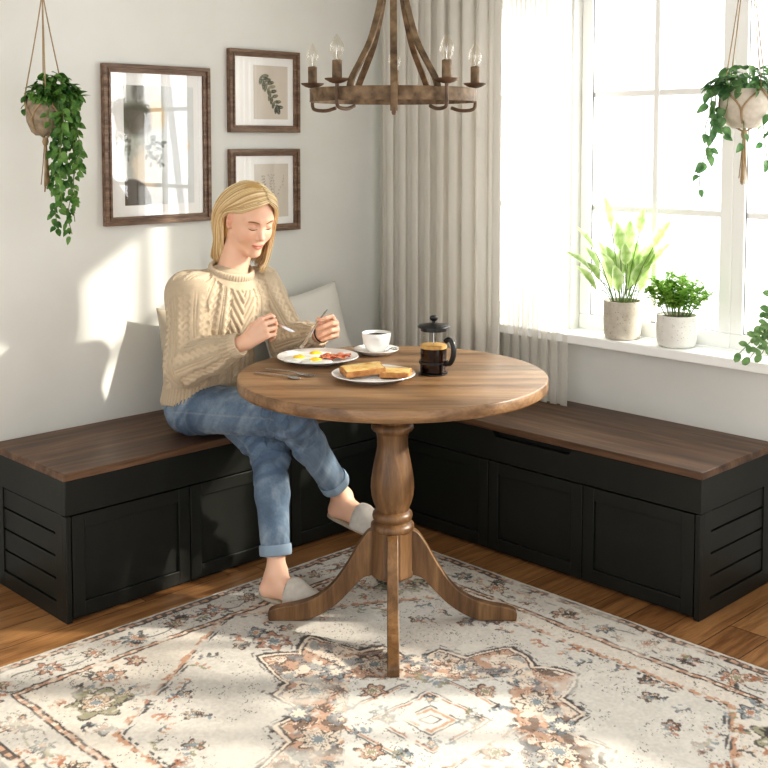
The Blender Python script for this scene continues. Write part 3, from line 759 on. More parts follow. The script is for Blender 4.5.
def hanging(c, pr, ph, ztop, tail, label, potmat, leafm_, vines, mass, seed, leafL=.034):
    """c: centre of pot bottom; pr pot radius; ph pot height"""
    rnd = random.Random(seed)
    r = empty('hanging_plant', c, label, 'plant')
    zr = c.z + ph
    pot = MB().lathe([(0, c.z), (pr * .50, c.z), (pr * .72, c.z + ph * .10), (pr * .95, c.z + ph * .38), (pr, c.z + ph * .62), (pr * .97, zr), (pr * .90, zr), (pr * .88, zr - .012), (0, zr - .014)], (c.x, c.y, 0), 40).build('pot', potmat, r, True, sharp=50)
    MB().lathe([(0, zr - .010), (pr * .87, zr - .012)], (c.x, c.y, 0), 24).build('soil', M['soil'], pot)
    # macrame cords
    K = Vector((c.x, c.y, ztop))
    for k in range(4):
        a = yaw0 + .35 + k * PI / 2; pts = [K]
        for q in range(1, 9):
            t_ = q / 8; pts.append(Vector((c.x + math.cos(a) * pr * 1.04 * t_ ** 1.1, c.y + math.sin(a) * pr * 1.04 * t_ ** 1.1, ztop + (zr - ztop) * t_)))
        h_ = MB().tube(pts, .0020, 6); 
        for s_ in (-1, 1):      # split into a diamond net round the pot
            p2 = [pts[-1]]
            for q in range(1, 13):
                t_ = q / 12; aa = a + s_ * (PI / 4) * math.sin(min(1, t_ * 1.6) * PI / 2); z = zr - ph * t_
                rr2 = pr * 1.03 * (1 if t_ < .5 else math.sqrt(max(.0, 1 - ((t_ - .5) / .5) ** 2 * .93)))
                p2.append(Vector((c.x + math.cos(aa) * rr2, c.y + math.sin(aa) * rr2, z)))
            p2.append(Vector((c.x, c.y, c.z - .012)))
            h_.tube(p2, .0030, 6)
        h_.build('cord', M['jute'], r, True)
    MB().tube([K + Vector((0, 0, .0)), Vector((c.x, c.y, ZC - .012))], .004, 8).build('hanging_rope', M['jute'], r, True)
    MB().tube([Vector((c.x, c.y, ZC)), Vector((c.x, c.y, ZC - .012)), Vector((c.x + .01, c.y, ZC - .022)), Vector((c.x, c.y, ZC - .032))], .003, 8).build('ceiling_hook', M['steel'], r, True)
    MB().lathe([(0, c.z - .005), (.008, c.z - .008), (.010, c.z - .020), (.007, c.z - .030), (0, c.z - .03)], (c.x, c.y, 0), 12).build('knot', M['jute'], r, True)
    tl = MB()
    for k in range(14):
        a = rnd.uniform(0, 6.28); q = rnd.uniform(.003, .012); L = tail * rnd.uniform(.86, 1.04)
        tl.tube([Vector((c.x + .3 * q * math.cos(a), c.y + .3 * q * math.sin(a), c.z - .02)), Vector((c.x + q * .8 * math.cos(a), c.y + q * .8 * math.sin(a), c.z - .02 - L * .5)), Vector((c.x + q * 1.5 * math.cos(a), c.y + q * 1.5 * math.sin(a), c.z - .02 - L))], .0017, 5)
    tl.build('tassel', M['jute'], r, True)
    fo = MB(); st = MB()
    for k in range(mass[0]):        # crown of leaves
        a = rnd.uniform(0, 2 * PI); q = math.sqrt(rnd.random()); 
        b = Vector((c.x, c.y, zr)) + rr * (mass[1] + mass[2] * q * math.cos(a)) + tt * (mass[2] * .8 * q * math.sin(a)) + Vector((0, 0, mass[3] * (1 - q * q) * rnd.uniform(.2, 1) + mass[4]))
        dd = Vector((b.x - c.x, b.y - c.y, 0)).normalized() * rnd.uniform(.5, 1) + Vector((rnd.uniform(-.5, .5), rnd.uniform(-.5, .5), rnd.uniform(-.9, .35)))
        leaf_geo(fo, b, dd, (rnd.uniform(-.4, .4), rnd.uniform(-.4, .4), 1), leafL * rnd.uniform(.7, 1.15), leafL * .36 * rnd.uniform(.8, 1.1), .3)
    for (a0, off, L, dens, spread) in vines:
        b = Vector((c.x, c.y, zr)) + rr * a0 + tt * off; x0 = b - rr * (a0 * .7) - tt * off * .7
        pts = [tuple(x0), tuple(b + Vector((0, 0, .012)))]
        nseg = max(3, int(L / .06)); 
        for q in range(1, nseg + 1): pts.append(tuple(b + rr * (spread * q / nseg + rnd.uniform(-.008, .008)) + tt * rnd.uniform(-.006, .006) + Vector((0, 0, -L * q / nseg))))
        P_ = bez(pts, 6); st.tube(P_, .0014, 5)
        ln = 0; nxt = 0
        for i in range(1, len(P_)):
            ln += (Vector(P_[i]) - Vector(P_[i - 1])).length
            while ln > nxt:
                nxt += dens * rnd.uniform(.7, 1.3); tf = min(1, nxt / L)
                dd = rr * rnd.uniform(-1, 1) + tt * rnd.uniform(-.6, .9) + Vector((0, 0, rnd.uniform(-1.5, -.2)))
                s_ = leafL * rnd.uniform(.65, 1.1) * (1 - .2 * tf)
                b2 = Vector(P_[i]) + dd.normalized() * .010
                leaf_geo(fo, b2, dd, tt + Vector((rnd.uniform(-.7, .7), rnd.uniform(-.7, .7), .7)), s_, s_ * .40, .25)
    fo.build('foliage', leafm_, r, True, fix=False, sharp=180); st.build('stems', M['stem'], r, True)
    return r
rnd = random.Random(3)
LV = [(.034 + .012 * k + rnd.uniform(-.006, .006), rnd.uniform(-.05, .06), L, .0115, rnd.uniform(-.015, .012)) for k, L in enumerate([.26, .36, .40, .33, .38, .30, .22])]
LV += [(.09, .02, .16, .011, .01), (.085, -.02, .22, .011, .01), (.055, .03, .30, .011, 0), (.02, .055, .10, .012, .01), (.065, .0, .42, .016, .005), (-.05, .02, .03, .012, -.01)]
hanging(Vector((-1.755, -.25, 1.463)), .058, .112, 1.905, .15, 'hanging plant in a jute macrame holder on the picture wall, leaves trailing right', M['basket'], M['pothos'], LV, (230, .030, .078, .085, .005), 7, .034)
RV = [(-.085, .02, .12, .026, -.02), (-.095, -.02, .22, .03, -.02), (-.06, .04, .14, .028, -.03), (-.10, .0, .30, .045, -.03), (.05, .05, .16, .035, .03), (.09, .0, .2, .035, .03), (-.03, .05, .18, .04, .01), (.06, -.03, .24, .04, .02)]
hanging(Vector((-.22, -1.775, 1.485)), .074, .120, 2.10, .15, 'hanging plant in a pale pot and cord holder in front of the window', simple('pale_stone_pot', (214, 206, 192), .8, (196, 186, 172), 50, .5, 150, .002), M['pothos2'], RV, (90, -.005, .100, .085, .005), 21, .048)

def m_terrazzo(name, a, b, sp):
    m, nt, out = newmat(name); v = coords(nt)
    vo = N(nt, 'ShaderNodeTexVoronoi'); vo.inputs['Scale'].default_value = 85; nt.links.new(v, vo.inputs['Vector'])
    n1 = noise(nt, v, 20, 6, .7)
    c = ramp(nt, [(.35, a), (.65, b)], n1)
    c = mixc(nt, c, sp, ramp(nt, [(.10, (255, 255, 255)), (.22, (0, 0, 0))], vo.outputs[0]))
    princ(nt, out, c, .8, bumpn(nt, n1, .3, .001)); return m
def potted(c, pr, ph, mat, label, name='potted_plant'):
    r = empty(name, c, label, 'plant')
    pot = MB().lathe([(0, c.z), (pr * .80, c.z), (pr * .90, c.z + .004), (pr * .96, c.z + .018), (pr, c.z + ph * .5), (pr, c.z + ph), (pr * .92, c.z + ph), (pr * .90, c.z + ph - .014), (0, c.z + ph - .014)], (c.x, c.y, 0), 48).build('pot', mat, r, True, sharp=50)
    MB().lathe([(0, c.z + ph - .008), (pr * .905, c.z + ph - .011)], (c.x, c.y, 0), 32).build('soil', M['soil'], pot)
    return r
# tall variegated plant
P1 = Vector((-.020, -1.212, .735)); rnd = random.Random(12)
r = potted(P1, .068, .137, m_terrazzo('rough_concrete', (206, 200, 188), (186, 178, 164), (150, 140, 126)), 'tall pale variegated leafy plant in a concrete pot on the window sill')
M['varieg'] = leafmat('variegated_leaf', (138, 172, 90), (176, 204, 130), (236, 242, 208), .45)
fo = MB(); fo.c = []; st = MB()
specs = [(-.055, .36, .11, .12), (.085, .32, .09, .13), (.02, .27, .11, .1), (-.02, .27, .10, .5), (-.12, .27, .10, .5), (.11, .29, .11, .6), (-.14, .20, .10, .9), (.14, .22, .10, .9), (-.05, .20, .11, .6), (.05, .19, .11, .6), (0, .17, .10, .6)]
for k in range(30):
    if k < len(specs): dx, hz, L, bend = specs[k]; dy = rnd.uniform(-.04, .06)
    else: a = rnd.uniform(0, 6.28); q = rnd.uniform(.03, .12); dx = q * math.cos(a); dy = q * .6 * math.sin(a); hz = rnd.uniform(.09, .22); L = rnd.uniform(.07, .11); bend = rnd.uniform(.3, 1.1)
    b = P1 + Vector((0, 0, .125)) + rr * (dx * .25 + rnd.uniform(-.012, .012)) + tt * dy * .3
    e = P1 + Vector((0, 0, .125)) + rr * (dx * .85) + tt * dy + Vector((0, 0, max(.05, hz - L * .75)))
    if e.x > .03: e.x = .03
    st.tube(bez([tuple(b), tuple((b * .5 + e * .5) + Vector((0, 0, .02))), tuple(e)], 5), .0018, 5)
    dd = rr * dx * 4 + tt * dy * 3 + Vector((0, 0, 1 - .5 * bend))
    if dd.x > 0 and e.x + dd.normalized().x * L > .035: dd.x = 0
    leaf_geo(fo, e, dd, -rr * dx * 6 + tt * .5 + Vector((0, 0, .4)), L * 1.05, .026 * rnd.uniform(.8, 1.2), .2 * bend, 9, 'lance', .01, fo.c, lambda t_, kk: max(0, min(1, 1.4 * abs(kk) - .55 + .25 * math.sin(t_ * 20))))
fo.build('foliage', M['varieg'], r, True, fix=False, sharp=180); st.build('stems', M['stem'], r, True)
# small bushy plant
P2 = Vector((-.018, -1.432, .735)); rnd = random.Random(31)
r = potted(P2, .070, .110, m_terrazzo('white_terrazzo', (234, 233, 228), (222, 220, 214), (190, 186, 178)), 'small bushy green plant in a white speckled pot on the window sill')
M['bush'] = leafmat('small_bright_leaf', (112, 160, 60), (164, 200, 100), None, .45)
fo = MB(); st = MB()
for k in range(46):
    a = rnd.uniform(0, 6.28); q = math.sqrt(rnd.random()); hz = .045 + .10 * math.sqrt(1 - q * q * .85) * rnd.uniform(.75, 1.1)
    b = P2 + Vector((.03 * q * math.cos(a), .04 * q * math.sin(a), .10)); e = P2 + Vector((.070 * q * math.cos(a), .125 * q * math.sin(a), .100 + hz))
    if e.x > .03: e.x = .03
    pts = bez([tuple(b), tuple(b * .5 + e * .5 + Vector((0, 0, .012))), tuple(e)], 5); st.tube(pts, .001, 4)
    for i in range(3, len(pts)):
        for _ in range(3):
            dd = Vector((rnd.uniform(-1, 1), rnd.uniform(-1, 1), rnd.uniform(-.3, .9))); L = rnd.uniform(.013, .022)
            leaf_geo(fo, Vector(pts[i]) + dd.normalized() * .004, dd, (rnd.uniform(-.5, .5), rnd.uniform(-.5, .5), 1), L, L * .33, .2, 4, 'round')
fo.build('foliage', M['bush'], r, True, fix=False, sharp=180); st.build('stems', M['stem'], r, True)
# plant at the right end of the sill, its pot just outside the photograph
P3 = Vector((-.020, -1.875, .735)); rnd = random.Random(44)
r = potted(P3, .062, .10, bpy.data.materials['white_terrazzo'], 'round-leaved plant trailing over the right end of the window sill')
M['roundleaf'] = leafmat('round_dark_leaf', (86, 122, 70), (130, 158, 106), None, .3)
fo = MB(); st = MB()
ends = [(-.178, -.055), (-.142, -.070), (-.120, -.010), (-.108, .030), (-.095, .075), (-.070, .13), (-.06, .09), (-.06, -.07), (.05, .1), (.12, .0), (.1, -.08), (-.105, -.06)]
for (a, z) in ends:
    b = P3 + Vector((-.01, 0, .095)); e = P3 + rr * a * .95 + Vector((-.045, 0, .095 + z)) 
    mid = b * .45 + e * .55 + Vector((-.01, 0, .045)); pts = bez([tuple(b), tuple(mid), tuple(e)], 6); st.tube(pts, .0013, 5)
    for i in (4, 6, 8, 10, 12):
        for s_ in ((-1, 1) if i < 12 else (0,)):
            tang = (Vector(pts[min(i + 1, 12)]) - Vector(pts[i - 1])).normalized()
            dd = tang * .6 + tang.cross(tt).normalized() * s_ * 1.0 + Vector((rnd.uniform(-.3, .3),) * 3)
            L = rnd.uniform(.024, .034); leaf_geo(fo, pts[i], dd, tt + Vector((0, 0, .6)), L, L * .36, .15, 6, 'round')
fo.build('foliage', M['roundleaf'], r, True, fix=False, sharp=180); st.build('stems', M['stem'], r, True)
# ================================================================== RUG
def build_rug():
    x0, x1, y0, y1 = -2.335, -.622, -2.66, -.612
    st = .0036
    nx = int((x1 - x0) / st); ny = int((y1 - y0) / st)
    X, Y = np.meshgrid(np.linspace(x0, x1, nx), np.linspace(y0, y1, ny))
    cx, cy_ = (x0 + x1) / 2, (y0 + y1) / 2
    hx, hy = (x1 - x0) / 2, (y1 - y0) / 2
    # hand-knotted irregularity
    wx = (fbm(X * 26, Y * 26, 1, 3) - .5) * .016; wy = (fbm(X * 26, Y * 26, 9, 3) - .5) * .016
    U0 = X - cx + wx; V0 = Y - cy_ + wy
    U, V = np.abs(U0), np.abs(V0)
    cream = L3((204, 199, 190)); C = np.ones(X.shape + (3,)) * cream
    rust, rust2, dark, blue, olive, tan = (164, 106, 74), (184, 138, 106), (48, 42, 40), (118, 132, 140), (138, 134, 102), (198, 172, 144)
    mott = fbm(X * 14, Y * 14, 21, 4); C = C * (.93 + .12 * mott[..., None])
    grit = fbm(X * 150, Y * 150, 31, 2)
    brk = fbm(X * 45, Y * 45, 77, 3)               # worn gaps in the lines
    E = np.minimum(hx - U, hy - V)                 # distance from the edge
    def line(d, w, c, op=.95, wear=.36):
        nonlocal C
        w = w * 1.45
        m = np.clip((w - np.abs(d)) / .0025 + .5, 0, 1) * np.clip((brk - wear) * 9 + .5, 0, 1) * op
        C = blend(C, m, c)
    def fill(m, c, op=1, wear=.0):
        nonlocal C
        k = np.clip(m, 0, 1) * op
        if wear: k = k * np.clip((brk - wear) * 6 + .5, 0, 1)
        C = blend(C, k, c)
    band = lambda a, b: ((E > a) & (E < b)).astype(float)
    # outer guard
    fill(band(.022, .040), rust2, .8, .3); line(E - .020, .0022, dark); line(E - .041, .0028, dark)
    along = np.where(hx - U < hy - V, V0, U0)
    fill(band(.024, .038) * (np.sin(along * 190) > .2), dark, .8, .36)
    # main border with flowers and vines
    line(E - (.107 + .030 * np.sin(along * 23)), .0024, dark, .75, .45)
    line(E - (.107 - .026 * np.sin(along * 23 + .6)), .0020, olive, .6, .5)
    # inner guard
    fill(band(.168, .190), rust2, .85, .3); line(E - .168, .0024, dark); line(E - .188, .0034, dark)
    fill(band(.172, .184) * (np.sin(along * 150) > .3), (228, 214, 196), .8, .4)
    rnd = random.Random(8)
    def flower(px, py, r, c1, c2, petals=8, rot=0, out=True, jag=.25):
        nonlocal C
        i0, i1 = max(0, int((px + cx - r * 1.5 - x0) / st)), min(nx, int((px + cx + r * 1.5 - x0) / st) + 2)
        j0, j1 = max(0, int((py + cy_ - r * 1.5 - y0) / st)), min(ny, int((py + cy_ + r * 1.5 - y0) / st) + 2)
        if i1 <= i0 or j1 <= j0: return
        u = U0[j0:j1, i0:i1] - px; v = V0[j0:j1, i0:i1] - py
        d = np.hypot(u, v); a = np.arctan2(v, u) + rot
        R_ = r * (1 + jag * np.cos(petals * a)) ; b = brk[j0:j1, i0:i1]
        S = C[j0:j1, i0:i1]
        w = np.clip((b - .36) * 7 + .5, 0, 1)
        S = blend(S, (d < R_) * w * .85, c1)
        if out: S = blend(S, (np.abs(d - R_) < .0042) * np.clip((b - .44) * 9 + .5, 0, 1) * .85, dark)
        S = blend(S, (d < R_ * .58) * .8, (224, 214, 200)); S = blend(S, (np.abs(d - R_ * .56) < .0025) * .6, dark)
        S = blend(S, (d < R_ * .36) * .9, c2)
        C[j0:j1, i0:i1] = S
    def sprig(px, py, a, L, c, lc=None):
        nonlocal C
        k = max(3, int(L / .016))
        for i in range(k):
            t_ = i / k; qx = px + L * t_ * math.cos(a + t_ * .9); qy = py + L * t_ * math.sin(a + t_ * .9)
            for s_ in (-1, 1):
                aa = a + t_ * .9 + s_ * .9; l = .020
                i0, i1 = max(0, int((qx + cx - .03 - x0) / st)), min(nx, int((qx + cx + .03 - x0) / st)); j0, j1 = max(0, int((qy + cy_ - .03 - y0) / st)), min(ny, int((qy + cy_ + .03 - y0) / st))
                if i1 <= i0 or j1 <= j0: continue
                u = U0[j0:j1, i0:i1] - qx; v = V0[j0:j1, i0:i1] - qy
                p = u * math.cos(aa) + v * math.sin(aa); q = -u * math.sin(aa) + v * math.cos(aa)
                m = (p > 0) & (p < l) & (np.abs(q) < .0048 * np.sqrt(np.clip(1 - (2 * p / l - 1) ** 2, 0, 1)) + .0006)
                C[j0:j1, i0:i1] = blend(C[j0:j1, i0:i1], m * np.clip((brk[j0:j1, i0:i1] - .38) * 8 + .5, 0, 1) * .85, c if s_ > 0 else (lc or c))
    # border motifs
    def border_run(n, f):
        for i in range(n):
            for sg in (-1, 1): f(i, sg)
    pal = [(rust2, olive), (rust, blue), (tan, rust), (blue, rust2)]
    bx_ = lambda i, sg: (flower(*(lambda p: p)((-hx + .107 + (i + .5) * (2 * hx - .214) / 11, sg * (hy - .107))), .034 if i % 2 else .025, *pal[i % 4], petals=7, rot=i, jag=.3))
    border_run(11, bx_)
    border_run(13, lambda i, sg: flower(sg * (hx - .107), -hy + .107 + (i + .5) * (2 * hy - .214) / 13, .034 if i % 2 else .025, *pal[(i + 1) % 4], petals=7, rot=i, jag=.3))
    for i in range(120):
        s_ = rnd.uniform(0, 1); sd_ = rnd.randrange(4); o_ = .107 + rnd.uniform(-.045, .045)
        if sd_ < 2: p = (-hx + s_ * 2 * hx, (1 if sd_ else -1) * (hy - o_))
        else: p = ((1 if sd_ == 2 else -1) * (hx - o_), -hy + s_ * 2 * hy)
        sprig(p[0], p[1], rnd.uniform(0, 6.28), rnd.uniform(.02, .05), rnd.choice([dark, rust, olive, (90, 84, 78)]), rnd.choice([dark, rust2]))
    # field: elongated hexagon outlined with a toothed line; spandrels outside it
    ix, iy = hx - .195, hy - .195
    hexd = np.maximum(U - (ix - .075), (U * .62 + V * 1.0) / 1.18 - (ix * .62 + iy * .52) / 1.18)
    teeth = .006 * np.sign(np.sin((V0 - U0 * .3) * 210))
    inside = E > .19
    fill((hexd > .006) * inside, (214, 205, 192), .7)
    def in_line(d, w, c, op=.9):
        nonlocal C
        m = inside * np.clip((w - np.abs(d)) / .0025 + .5, 0, 1) * np.clip((brk - .4) * 9 + .5, 0, 1) * op
        C = blend(C, m, c)
    in_line(hexd - teeth, .0045, dark); in_line(hexd - .013 - teeth * .5, .0075, rust2, .9)
    # spandrel motifs in each corner
    for sx in (-1, 1):
        for sy in (-1, 1):
            a, b = sx * (ix - .11), sy * (iy - .17)
            flower(a, b, .072, olive, rust2, 6, .4, True, .22); flower(a, b, .036, tan, blue, 6)
            flower(a - sx * .10, b + sy * .10, .038, rust2, blue, 7); flower(a + sx * .05, b - sy * .12, .032, blue, rust, 6); flower(a - sx * .20, b + sy * .135, .028, rust, tan, 6)
            for k in range(16): sprig(a + rnd.uniform(-.14, .10) * sx, b + rnd.uniform(-.16, .15) * sy, rnd.uniform(0, 6.28), rnd.uniform(.03, .07), rnd.choice([dark, blue, rust]), rnd.choice([dark, olive, tan]))
    # medallion: stepped star with rust ground
    def star(sc):
        k = np.maximum(U, V * .80) / sc
        stepx = .33 + .075 * np.sign(np.cos(np.arctan2(V * .8, U) * 8))
        a = np.arctan2(V * .80, U); rr3 = np.hypot(U, V * .80) / sc
        tri = np.abs(((a / (PI / 2) * 4 + .5) % 1) - .5) * 2         # zigzag round the star
        return rr3 - (.40 + .075 * tri) * (1 + .18 * np.cos(4 * a)), a
    md, aa = star(.88)
    fill((md < 0), rust2, .80, .30); fill((md < -.012) * (fbm(X * 30, Y * 30, 55, 3) > .56), dark, .65)
    fill((md < -.02) * (fbm(X * 24, Y * 24, 66, 3) > .58), (226, 214, 198), .8); fill((md < -.03) * (fbm(X * 22, Y * 22, 88, 3) > .62), blue, .6)
    line(md, .0045, dark, .95, .34); line(md + .012, .0045, (228, 216, 200), .9, .3); line(md + .021, .0028, dark, .8, .4)
    line(md - .016 - .006 * np.sign(np.sin(aa * 70)), .0022, dark, .8, .42)
    ct = fbm(X * 26, Y * 26, 155, 3); fill((md < -.015) * (np.abs(ct - .5) < .012), dark, .85, .3); fill((md < -.015) * (np.abs(ct - .56) < .008), (232, 220, 204), .8, .3)
    for k in range(8):
        a = k * PI / 4 + PI / 8; r_ = .285; flower(r_ * math.cos(a), r_ * math.sin(a) / .84, .042, (222, 208, 190), blue, 8)
    for k in range(8):
        a = k * PI / 4; r_ = .30; flower(r_ * math.cos(a), r_ * math.sin(a) / .84, .036, blue, (222, 208, 190), 7)
    # pale inner panel with a lattice of diamonds
    pn = (U + V) * .74 - (.225 + .006 * np.sign(np.sin(U0 * 90) * np.sin(V0 * 90)))
    fill(pn < 0, (216, 213, 205), .97); line(pn, .003, dark, .5, .5)
    dm = np.maximum(U, V) * 1.12
    for r_, c, w in ((.205, dark, .0028), (.195, rust2, .004), (.12, dark, .0025), (.108, rust, .004), (.060, dark, .0030), (.045, rust2, .006), (.020, dark, .003)):
        k = (U + V < .30); m = k * np.clip((w - np.abs(dm - r_)) / .0025 + .5, 0, 1) * np.clip((brk - .38) * 9 + .5, 0, 1); C = blend(C, m * .85, c)
    for sx in (-1, 1):
        for sy in (-1, 1):
            flower(sx * .21 if sx == sy else 0, 0 if sx == sy else sy * .21, .030, rust2, olive, 6); 
            for k in range(5): sprig(sx * rnd.uniform(.04, .18), sy * rnd.uniform(.04, .18), rnd.uniform(0, 6.28), .04, rnd.choice([dark, blue, olive]), blue)
            flower(sx * .075, sy * .075, .017, blue, tan, 5)
    # pendants above and below the medallion, sprigs in the open field
    for sy in (-1, 1):
        flower(0, sy * .62, .050, rust, blue, 6); flower(0, sy * .70, .026, blue, rust2, 6)
    pts = []
    tries = 0
    while len(pts) < 64 and tries < 6000:
        tries += 1; a, b = rnd.uniform(0, ix - .1), rnd.uniform(0, iy - .04)
        if math.hypot(a, b * .8) < .53 or (a * .62 + b) / 1.18 > (ix * .62 + iy * .52) / 1.18 - .04: continue
        if any(math.hypot(a - p, b - q) < .075 for p, q in pts): continue
        pts.append((a, b))
    for i, (a, b) in enumerate(pts):
        for sx in (-1, 1):
            for sy in (-1, 1):
                if i % 3 == 0: flower(sx * a, sy * b, .021, rnd.choice([rust2, tan, rust]), blue, 5, i)
                sprig(sx * a, sy * b, math.atan2(sy, sx) + i * 1.3 * sx, .055, rnd.choice([dark, rust, olive, (96, 100, 104)]), rnd.choice([dark, rust2, blue]))
    sc_ = fbm(X * 60, Y * 60, 201, 3); den = fbm(X * 11, Y * 11, 202, 2); fill((np.abs(sc_ - .5) < .013) * (den > .46) * (E > .045), dark, .75, .38)
    C = C * (.86 + .28 * grit[..., None])
    # heal towards worn cream in patches
    C = blend(C, np.clip((fbm(X * 9, Y * 9, 99, 4) - .58) * 4, 0, .55), (218, 213, 203))
    H = .009 + .0012 * (grit - .5) + .0006 * (brk - .5)
    H = np.where(np.minimum(np.minimum(X - x0, x1 - X), np.minimum(Y - y0, y1 - Y)) < st * 1.5, .003, H)
    VV = np.stack([X.ravel(), Y.ravel(), H.ravel()], 1)
    ii = np.arange(nx * ny).reshape(ny, nx)
    F = np.stack([ii[:-1, :-1].ravel(), ii[:-1, 1:].ravel(), ii[1:, 1:].ravel(), ii[1:, :-1].ravel()], 1)
    # backing so that the rug is a closed slab
    n = len(VV); bk = np.array([[x0, y0, .0005], [x1, y0, .0005], [x1, y1, .0005], [x0, y1, .0005]])
    ring = np.concatenate([ii[0, :], ii[1:, -1], ii[-1, ::-1][1:], ii[::-1, 0][1:-1]])
    low = VV[ring].copy(); low[:, 2] = .0005; VV = np.concatenate([VV, low]); m = len(ring); a_ = np.arange(m)
    F = np.concatenate([F, np.stack([ring, n + a_, n + (a_ + 1) % m, ring[(a_ + 1) % m]], 1)])
    CC_ = np.concatenate([C.reshape(-1, 3), np.ones((m, 3)) * L3((206, 200, 190))])
    m_, nt, out = newmat('rug_wool'); at = N(nt, 'ShaderNodeAttribute'); at.attribute_name = 'Col'
    princ(nt, out, at.outputs[0], .95, bumpn(nt, noise(nt, coords(nt), 420, 3, .7), .6, .002), Sheen_Weight=.15)
    o = np_mesh('rug', VV, F, m_, None, (cx, cy_, 0), CC_, smooth=True)
    tag(o, 'cream oriental rug with rust and blue medallion, worn border, under the table', 'rug')
build_rug()
HEAD_YAW, HEAD_PITCH, HEAD_ROLL = -7, 23, 0
BODY_H = .0024; NHAIR = 2300
# ================================================================== PERSON
V3 = lambda *a: np.array(a, dtype=np.float32)
def nrm(v): v = np.asarray(v, np.float64); return v / np.linalg.norm(v)
def cap(P, a, b, r1, r2, ax=None, ratio=1.0):
    """tapered capsule, optionally squashed along unit axis ax"""
    a = V3(*a); b = V3(*b)
    if ax is not None:
        ax = nrm(ax).astype(np.float32); m = (a + b) / 2; k = 1 / ratio - 1
        P = P + ((P - m) @ ax)[:, None] * ax * k; a = a + ((a - m) @ ax) * ax * k; b = b + ((b - m) @ ax) * ax * k
    ba = b - a; pa = P - a; t = np.clip((pa @ ba) / max(1e-9, float(ba @ ba)), 0, 1)
    d = np.linalg.norm(pa - t[:, None] * ba, axis=1) - (r1 + (r2 - r1) * t)
    return d * (ratio if ax is not None and ratio < 1 else 1)
def ell(P, c, r, R=None):
    p = P - V3(*c)
    if R is not None: p = p @ np.asarray(R, np.float32).T      # rows of R = local axes
    r = V3(*r); k0 = np.linalg.norm(p / r, axis=1); k1 = np.linalg.norm(p / (r * r), axis=1) + 1e-9
    return k0 * (k0 - 1) / k1
def smin(a, b, k):
    h = np.maximum(k - np.abs(a - b), 0) / k; return np.minimum(a, b) - h * h * k * .25
def smax(a, b, k): return -smin(-a, -b, k)
def group(P, lo, hi, fn, m=.03):
    lo = V3(*lo) - m; hi = V3(*hi) + m
    q = np.maximum(np.maximum(lo - P, P - hi), 0); dist = np.linalg.norm(q, axis=1)
    out = dist + m * .8; ins = dist <= 0
    if ins.any(): out[ins] = fn(P[ins])
    return out
def chunked(f, P, n=150000): return np.concatenate([f(P[i:i + n].astype(np.float32)) for i in range(0, len(P), n)]) if len(P) else np.zeros(0, np.float32)
def surfnet(f, lo, hi, h):
    """sparse surface nets"""
    lo = np.array(lo, float); hi = np.array(hi, float); S = 8 * h; n = np.ceil((hi - lo) / S).astype(int) + 1
    I = np.stack(np.meshgrid(*[np.arange(k) for k in n], indexing='ij'), -1).reshape(-1, 3)
    d = chunked(f, lo + (I + .5) * S); I = I[np.abs(d) < S * .9 * 1.25 + .004]
    for sub, size in ((4, 2 * h),):
        o = np.stack(np.meshgrid(*[np.arange(4)] * 3, indexing='ij'), -1).reshape(-1, 3)
        I = (I[:, None, :] * 4 + o[None]).reshape(-1, 3); d = chunked(f, lo + (I + .5) * size); I = I[np.abs(d) < size * .9 * 1.35 + h * .3]
    o = np.stack(np.meshgrid(*[np.arange(2)] * 3, indexing='ij'), -1).reshape(-1, 3)
    I = (I[:, None, :] * 2 + o[None]).reshape(-1, 3).astype(np.int64)
    D = np.int64(1 << 20); key = lambda J: (J[..., 0] * D + J[..., 1]) * D + J[..., 2]
    corners = I[:, None, :] + o[None]; ck = key(corners)
    uk, inv = np.unique(ck.ravel(), return_inverse=True); inv = inv.reshape(ck.shape)
    L = np.stack([uk // (D * D), (uk // D) % D, uk % D], 1); val = chunked(f, lo + L * h)
    cv = val[inv]; act = (cv.min(1) < 0) & (cv.max(1) >= 0); I = I[act]; cv = cv[act]; inv = inv[act]
    pos = np.zeros((len(I), 3)); cnt = np.zeros(len(I))
    for a in range(8):
        for b in range(a + 1, 8):
            if np.abs(o[a] - o[b]).sum() != 1: continue
            m = (cv[:, a] < 0) != (cv[:, b] < 0); t = cv[m, a] / (cv[m, a] - cv[m, b])
            pos[m] += o[a] + (o[b] - o[a]) * t[:, None]; cnt[m] += 1
    pos = lo + (I + pos / cnt[:, None]) * h
    k = key(I); order = np.argsort(k); ks = k[order]
    def find(J):
        q = key(J); i = np.clip(np.searchsorted(ks, q), 0, len(ks) - 1); return np.where(ks[i] == q, order[i], -1)
    Q = []
    for ax in range(3):
        e = np.zeros(3, np.int64); e[ax] = 1; c1 = [i for i in range(8) if (o[i] == e).all()][0]
        m = (cv[:, 0] < 0) != (cv[:, c1] < 0); J = I[m]; flip = cv[m, 0] < 0
        u = np.zeros(3, np.int64); v = np.zeros(3, np.int64); u[(ax + 1) % 3] = 1; v[(ax + 2) % 3] = 1
        q = np.stack([find(J), find(J - u), find(J - u - v), find(J - v)], 1)
        q[~flip] = q[~flip][:, ::-1]; Q.append(q[(q >= 0).all(1)])
    return pos, np.concatenate(Q)[:, ::-1]
def vnormals(V, F):
    fn = np.cross(V[F[:, 2]] - V[F[:, 0]], V[F[:, 3]] - V[F[:, 1]]); N_ = np.zeros_like(V)
    for k in range(4): 
        for c in range(3): N_[:, c] += np.bincount(F[:, k], fn[:, c], len(V))
    return N_ / (np.linalg.norm(N_, axis=1)[:, None] + 1e-12)
def sstep(a, b, x): t = np.clip((x - a) / (b - a), 0, 1); return t * t * (3 - 2 * t)

